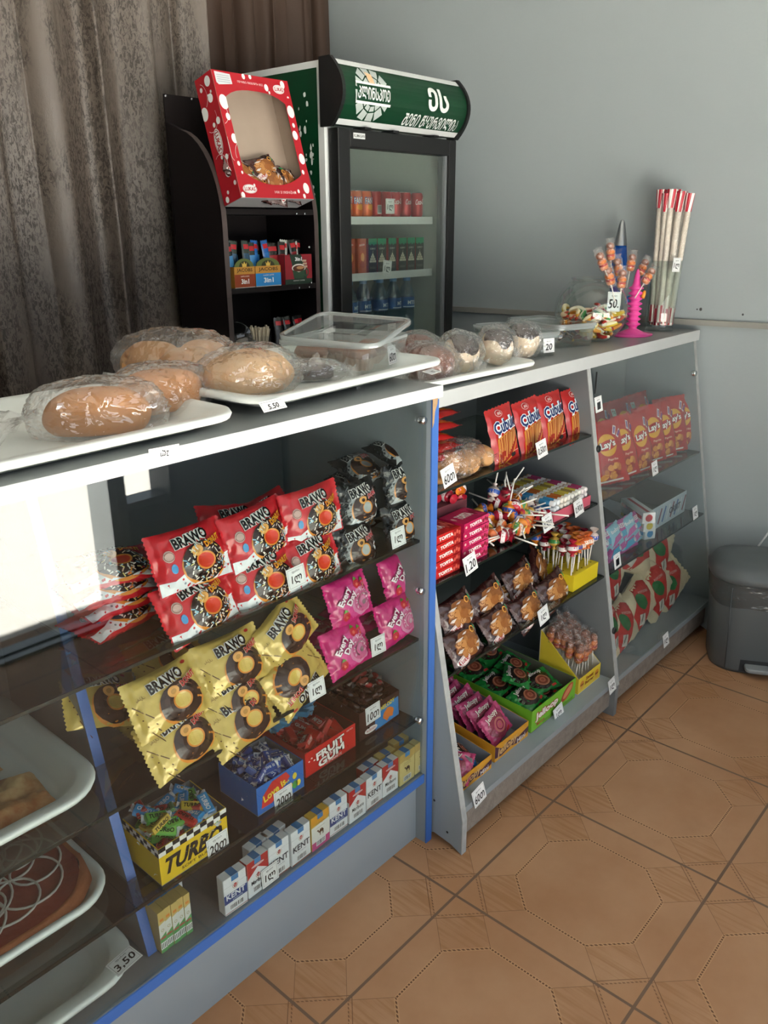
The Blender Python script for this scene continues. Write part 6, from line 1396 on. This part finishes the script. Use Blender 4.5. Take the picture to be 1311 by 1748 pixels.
# ---- right bay: crisps
CRP = mat('chip_orange', '#c98a3a', rough=.5)
def crisps(big=True):
    b = MB(); w_, h = .150, .205; mp = pillow(b, w_, h, .050, pl('pack_crisps', '#a81e1c', rough=.24), seed=27, crimp='y', cw=.012, wr=.007, nx=18, ny=24, pin=.10)
    b.disc(0, .024, .037, .036, film_ink('#d9a02f'), mp, .0005, 28, L=.014); b.disc(0, .024, .041, .016, film_ink('#b3221f'), mp, .0008, 22, L=.014, rot=.15)
    outlined(b, mp, "Lay's", 0, .024, .062, .028, '#eef0ee', '#7a1416', rot=.12, L=.012, bold=.03, grow=.05); b.text('Paprika', .012, -.024, .042, .010, film_ink('#e6c8b0'), mp, .0008)
    rnd = random.Random(4)
    b.disc(.0, -.062, .040, .030, film_ink('#8f1a14'), mp, .0005, 22, L=.012)
    for k in range(9): b.disc(-.028+.007*k+rnd.uniform(-.006, .006), -.062+rnd.uniform(-.02, .02), .013, .010, film_ink(('#c9802f', '#d89a45', '#b8682a')[k % 3]), mp, .0008+.00012*k, 14, wob=.3, seed=k, rot=k)
    b.rect(-.048, .062, .020, .026, film_ink('#dfe6e2'), mp, .0008, rot=-.08); b.text('10', -.048, .062, .012, .012, film_ink('#2a6a4a'), mp, .0012)
    for (x, y, r) in ((.040, .068, .45), (.056, .056, .8)): b.rect(x, y, .012, .030, film_ink('#d8d4d0'), mp, .0009, rot=-r); b.rect(x, y, .006, .022, film_ink('#6a3f8a'), mp, .0012, rot=-r)
    b.rect(0, -.092, .10, .006, film_ink('#d8d0cc'), mp, .0007)
    o = b.obj('crisp_packet'); o['category'] = 'crisps'; return o
K_cr = Kind(crisps); g = 'red crisp packets'
for i, (px, py, off, ya, le, ro) in enumerate([(1030, 800, .085, -30, 18, 6), (1056, 782, .070, -14, 18, 5), (1084, 772, .060, -12, 14, 4), (1106, 758, .075, -18, 12, 4), (1126, 742, .065, -16, 12, 5), (1143, 734, .075, -26, 10, 4), (1159, 728, .070, -30, 10, 3), (1173, 720, .075, -32, 8, 2), (1184, 714, .070, -34, 8, 2)]):
    P = atS(px, py, off); K_cr.put((P.x, P.y, Z1*0+.7002+.098+.004*(i % 2)), stand(le, ya, ro), 'red crisp packet in the right bay, '+('leftmost', 'second from the left', 'third from the left', 'fourth from the left', 'fifth from the left', 'fourth from the right', 'third from the right', 'second from the right', 'rightmost by the wall')[i], g)
for i, x in enumerate((2.37, 2.52, 2.68, 2.83)): K_cr.put((x, 1.26, .7002+.115), stand(16, -8, 2), 'red crisp packet in the rear row of the right bay, '+('leftmost', 'second from the left', 'second from the right', 'rightmost')[i], 'rear crisp packets')
# gum strips, tubes and cartons on the second shelf of the right bay
ZR = .4682
carton('gum_carton', 2.62, 2.95, 1.10, 1.30, ZR, .085, .105, '#b8c4cc', '#5c5850', 'grey-blue open carton at the right of the second shelf', draw=lambda b, mf, w_, h: (b.rect(0, h/2, w_*.96, h*.9, ink('#aebfc9'), mf, .0002), [b.rect(-w_*.4+.035*i, h*.5, .012, h*.7, ink(('#2a5a9a', '#c9d0d4', '#7a2a3a')[i % 3]), mf, .0004, rot=-.4) for i in range(9)], b.text('ORBIT', w_*.2, h*.5, w_*.3, h*.3, ink('#26303f'), mf, .0008, bold=.04)))
carton('gum_carton', 2.25, 2.56, 1.16, 1.30, ZR, .060, .115, '#4a5458', '#3a4042', 'dark open carton at the left of the second shelf in the right bay')
def strip_pack(c, c2, tx):
    b = MB(); w_, h = .105, .070; mp = pillow(b, w_, h, .022, pl('pack_'+c.strip('#'), c, rough=.2), seed=33, crimp='x', cw=.010, wr=.005, nx=16, ny=12)
    b.poly([(-.045, -.03), (.045, -.02), (.045, .0), (-.02, -.006)], film_ink(c2), mp, .0005, L=.012); b.text(tx, 0, .014, .055, .016, film_ink('#e6e8ea'), mp, .0009, bold=.03, L=.012); b.disc(.03, -.01, .012, .010, film_ink('#d8e0e6'), mp, .0009, 14)
    o = b.obj('wipes_packet'); o['category'] = 'packet'; return o
K_s1 = Kind(lambda: strip_pack('#b8569a', '#4aa0c8', 'FRESH')); K_s2 = Kind(lambda: strip_pack('#8fc0d8', '#b8569a', 'baby'))
k_ = 0
for i in range(6):
    for l in range(2):
        K_ = (K_s1, K_s2)[(i+l) % 2]; x = 2.262+.052*i; K_.put((x, 1.10+.006*(i % 2), ZR+.030+.045*l), stand(28, -6+4*(i % 3), 6*((i+l) % 2)), ('pink' if K_ is K_s1 else 'pale blue')+' small packet in the right bay, '+('lower' if l == 0 else 'upper')+' one, '+('first', 'second', 'third', 'fourth', 'fifth', 'sixth')[i]+' from the left', 'pink and blue packets'); k_ += 1
def tube_box(c, tx):
    b = MB(); b.cbox(.045, .165, .038, ink('#d3d9da')); mt = lambda u, v, q: Vector((u, v, .038+q)); mf = lambda u, v, q: Vector((u, -.0825-q, v)); ms = lambda u, v, q: Vector((-.0225-q, -u, v))
    b.disc(0, .019, .013, .013, ink(c), mf, .0004, 16); b.rect(0, .019, .15, .012, ink(c), ms, .0003); b.text(tx, .0, .019, .08, .014, ink('#2a3f6a'), ms, .0007, bold=.03); b.rect(0, 0, .012, .15, ink(c), mt, .0003)
    o = b.obj('paste_box'); o['category'] = 'box'; return o
for i, (c, tx) in enumerate((('#b02a34', 'DENT'), ('#c9b83a', 'DENT'), ('#3f8ac0', 'DENT'))):
    o = tube_box(c, tx); o.location = (2.585+.022*i, 1.125+.012*i, ZR+.0003+.0385*(2-i)); o.rotation_euler = (0, 0, rad(-38+6*i)); o['label'] = ('white box with a red end on top of the small carton stack', 'white box with a yellow end in the middle of the small stack', 'white box with a blue end at the bottom of the small stack')[i]
# corn puff bags on the bottom board
def puffs():
    b = MB(); w_, h = .225, .155; mp = pillow(b, w_, h, .085, pl('pack_puffs', '#d3c6a6', rough=.3, var=.22, scale=30), seed=37, crimp='x', cw=.016, wr=.012, nx=26, ny=20, pin=.14)
    b.poly([(-.075, -.07), (-.03, -.073), (.03, -.02), (.075, .0), (.085, .045), (.055, .07), (.0, .072), (-.03, .03), (-.08, -.01)], film_ink('#b82a24'), mp, .0010, L=.016)
    b.disc(-.005, .015, .026, .034, film_ink('#1f6a34'), mp, .0016, 20, L=.012, wob=.1); b.text('POPCORN', .03, .035, .05, .010, film_ink('#d8a8a0'), mp, .0022, rot=-.5, L=.012)
    b.rect(-.045, -.04, .030, .040, film_ink('#cfcac0'), mp, .0018, rot=-.5, L=.012)
    for i in range(5): b.rect(-.056+.005*i, -.040+.003*i, .0018, .016, film_ink('#3a3a3a'), mp, .0024, rot=-.5)
    o = b.obj('puff_bag'); o['category'] = 'snack bag'; return o
K_pf = Kind(puffs); g = 'red and cream puff bags'
for x, y, z, le, ya, ro, lb in [(2.40, 1.075, .205, 30, 0, 8, 'front one at the bottom left'), (2.31, 1.20, .30, 25, 4, -20, 'upper left one against the partition'), (2.33, 1.09, .225, 25, 10, 28, 'lower left one against the partition'), (2.50, 1.18, .335, 25, -6, 38, 'upper middle one with a white label'), (2.56, 1.09, .225, 28, -8, 22, 'lower middle one with a white label'), (2.64, 1.16, .37, 28, -4, -25, 'topmost one with a green circle'), (2.70, 1.09, .235, 24, -12, 40, 'second from the right at the bottom'), (2.80, 1.14, .345, 24, -16, 48, 'upper right one'), (2.82, 1.09, .215, 24, -20, 35, 'rightmost at the bottom')]:
    o = K_pf.put((x, y, z), stand(le, ya, ro), 'red and cream puff bag in the right bay, '+lb, g); o.scale = (1.0, 1.0, 1.0)
# ======================= price tags =======================
CARD_W = mat('tag_white', '#e8eaea', rough=.5); PEN = ink('#16181c'); PRN = ink('#5a5e62')
def price(txt, P, rot, label, w_=.046, h=.042, head='ფასი', flip=False):
    b = MB(); mp = lambda u, v, q: Vector((u, v, q)); b.box(-w_/2, w_/2, -h/2, h/2, -.0006, 0, CARD_W)
    e = .003
    for a, c in (((-w_/2+e, -h/2+e), (w_/2-e, -h/2+e)), ((w_/2-e, -h/2+e), (w_/2-e, h/2-e)), ((w_/2-e, h/2-e), (-w_/2+e, h/2-e)), ((-w_/2+e, h/2-e), (-w_/2+e, -h/2+e))): b.line([a, c], .0005, PRN, mp, .0003)
    if head: b.text(head, 0, h*.29, w_*.42, h*.13, PRN, mp, .0004)
    b.text(txt, 0, -h*.10, min(w_*.80, h*.5*max(.95, .62*len(txt))), h*.48, PEN, mp, .0005, bold=.018, shear=.15, rot=.05)
    o = b.obj('price_tag', loc=P, rot=rot); return tag(o, label, 'price tag')
L1 = '1ლ'
for px, py, t, lb, Y, ro in [(506, 985, L1, 'price tag on the top shelf edge below the red donut packets', 1.085, 3), (680, 917, L1, 'price tag on the top shelf edge below the black donut packets', 1.085, 2), (646, 1101, L1, 'price tag below the pink cake packets', 1.085, -2), (541, 1176, L1, 'price tag below the upside down gold packet', 1.085, 1)]:
    price(t, at(px, py, 'y', Y), stand(8, 0, ro), lb)
for px, py, t, lb, Y, w_ in [(372, 1441, '20თ', 'price tag stuck on the yellow chequered gum box', 1.0975, .05), (484, 1361, '20თ', 'price tag stuck on the blue gum box', 1.1095, .05), (637, 1217, '10თ', 'price tag stuck on the dark brown sweet box', 1.1295, .05), (461, 1493, L1, 'price tag leaning on the cigarette row', 1.0785, .044)]:
    price(t, at(px, py, 'y', Y), stand(3, 0, 1), lb, w_=w_, h=.044)
o = price('2ლ', at(281, 776, 'y', 1.0488), stand(0, 0, 178), 'price tag turned upside down on the white counter edge', w_=.054, h=.025, head=None)
o = price('5.50', at(466, 691, 'y', 1.042), stand(40, 3, 0), 'price tag on the rim of the middle bread tray', w_=.054, h=.020, head=None)
o = price('1ლ', at(737, 634, 'z', 1.2255), RZ(10) @ RX(10), 'small tag lying on the right corner of the middle bread tray', w_=.04, h=.022, head=None)
o = price('3,50', at(212, 1640, 'z', .2445), RZ(8) @ RX(4), 'price tag on the corner of the empty bottom tray', w_=.055, h=.036)
Tb = TR(1.337, 1.300, CZ+.017) @ RZ(17)
price('60თ', Tb @ Vector((.02, -.1066, .030)), RZ(17) @ RX(84), 'price tag on the side of the cupcake box', w_=.042, h=.04)
Tb2 = TR(2.140, 1.370, 1.1355) @ RZ(-19)
price('20', Tb2 @ Vector((.012, -.1435, .033)), RZ(-19) @ RX(84), 'price tag on the end of the empty clear box', w_=.040, h=.040)
price('50.', at(1048, 515, 'y', 1.232), stand(4, -18, -4), 'price tag hung on the rim of the round glass bowl', w_=.056, h=.060)
price(L1, at(1155, 452, 'y', 1.195), stand(0, -14, -3), 'price tag on the upper part of the straw vase', w_=.040, h=.046)
for px, py, t, lb, off, ro in [(766, 812, '60თ', 'price tag in front of the small tan rolls', -.004, 10), (925, 766, '0,50თ', 'price tag under the red stick packets', -.004, 6), (803, 962, '1.20', 'price tag under the toffee bars', -.004, 8), (935, 892, '0,50თ', 'price tag in front of the loose lollipop heap', -.004, 6), (988, 866, '0,90თ', 'price tag on the pink carton of rolled sweets', -.004, 6), (928, 1050, L1, 'price tag under the brown biscuit packets', -.004, 8), (954, 1217, L1, 'price tag on the lime green carton', .030, 8), (818, 1357, '60თ', 'price tag at the lower left foot of the sloping counter', -.006, 8), (1045, 1170, L1, 'price tag on the bottom board beside the yellow carton', -.004, 6),
                       (1022, 690, '1', 'price tag high on the hazy glass of the right bay', -.005, 2), (1118, 799, '1ლ', 'price tag under the red crisp packets', -.006, 4), (1054, 957, '1', 'price tag in front of the pink and blue packets', -.006, 3), (1187, 875, L1, 'price tag in front of the grey-blue carton', -.006, 3), (1137, 1092, L1, 'price tag in front of the puff bags', -.006, 4)]:
    small = px > 1010; price(t, atS(px, py, off), stand(11, 0, ro), lb, w_=.044 if small else .052, h=.046 if small else .046)
for px, py, lb, dz in [(666, 352, 'price card in front of the red cans in the fridge', 0), (661, 457, 'tilted price card below the dark juice cartons in the fridge', -8), (669, 564, 'price card in front of the water bottles in the fridge', 0)]:
    price(L1, at(px, py, 'y', 2.030), stand(0, 0, dz), lb, w_=.046, h=.050)
# ======================= step bin =======================
BING = mat('bin_grey', '#5b6163', rough=.42, spec=.4); BIND = mat('bin_dark', '#43484a', rough=.5)
bn = thing('step_bin', 'grey plastic pedal bin with a bag over its rim by the wall', 'bin', (2.872, .765, 0), RZ(-62)); bn.scale = (1.1, 1.1, 1.06)
# local: x towards the wall-right, y to the back, -y is the pedal side
def dsec(w_, d_, z, r, sh=0): return [(x, y+sh, z) for x, y in rrect(w_, d_, r, 8)]
b = MB(); loft(b, [dsec(.27, .215, 0, .08), dsec(.275, .22, .012, .082), dsec(.315, .25, .315, .10), dsec(.315, .25, .322, .10)], BING, True, True)
o = b.obj('bucket', bn)
b = MB()
for x in (-.10, .085): b.tube([(x, -.112, .02), (x*1.12, -.128, .31)], .0016, BIND, 6)
for sx in (1,): pass
b2 = MB(); b2.tube([(-.098, -.109, .015), (-.112, -.126, .31)], .0018, BIND, 6); b2.obj('moulded_seam', bn); b2 = MB(); b2.tube([(.088, -.110, .015), (.101, -.127, .31)], .0018, BIND, 6); b2.obj('moulded_seam', bn)
b = MB()
arch = [(-.055, .008), (.055, .008), (.055, .05), (.045, .068), (.0, .078), (-.045, .068), (-.055, .05)]
b.prism(arch, 0, .006, mat('bin_recess', '#2a2d2f', rough=.6), T=TR(0, -.1085, 0) @ RX(87)); b.obj('pedal_recess', bn)
b = MB(); loft(b, [[(x, y-.125, z) for x, y in rrect(.085*k, .05*k, .015, 4)] for z, k in ((.022, .9), (.026, 1), (.034, 1), (.037, .92))], mat('pedal_grey', '#8a8f92', rough=.4), smooth=False); b.obj('pedal', bn)
b = MB(); loft(b, [dsec(.325, .26, .318, .104), dsec(.335, .27, .325, .108), dsec(.332, .267, .345, .107), dsec(.30, .235, .366, .095), dsec(.22, .16, .377, .07), dsec(.08, .05, .380, .02)], BING, True, True); b.obj('lid', bn)
b = MB(); pr = rrect(.322, .257, .102, 10); n = len(pr)
rows = []
for k in range(7):
    t = k/6; rows.append([(x*(1+.012+.012*noise.noise((x*30, y*30, k*.8))-.06*t*.6), y*(1+.012+.016*noise.noise((y*30, x*30, k*.8))-.06*t*.6), .320-.085*t-.03*t*noise.noise((x*9, y*9, 5))) for x, y in pr])
loft(b, rows, clear('bin_liner', '#d0d4d4', base=.05, graze=.4, rough=.2, body=.30, bodycol='#8b9294', bump=.6, bscale=40, power=3), False, False); b.obj('bin_liner', bn)
o = MB().tube([at(1311, 915, 'x', 3.02)+Vector((.02, 0, .02)), at(1300, 925, 'x', 3.02), at(1291, 937, 'x', 3.0), at(1272, 954, 'x', 2.99)], .0035, mat('cable_white', '#c9cccb', rough=.5), 8).obj('cable'); tag(o, 'thin white cable hanging down the wall above the bin', 'cable')
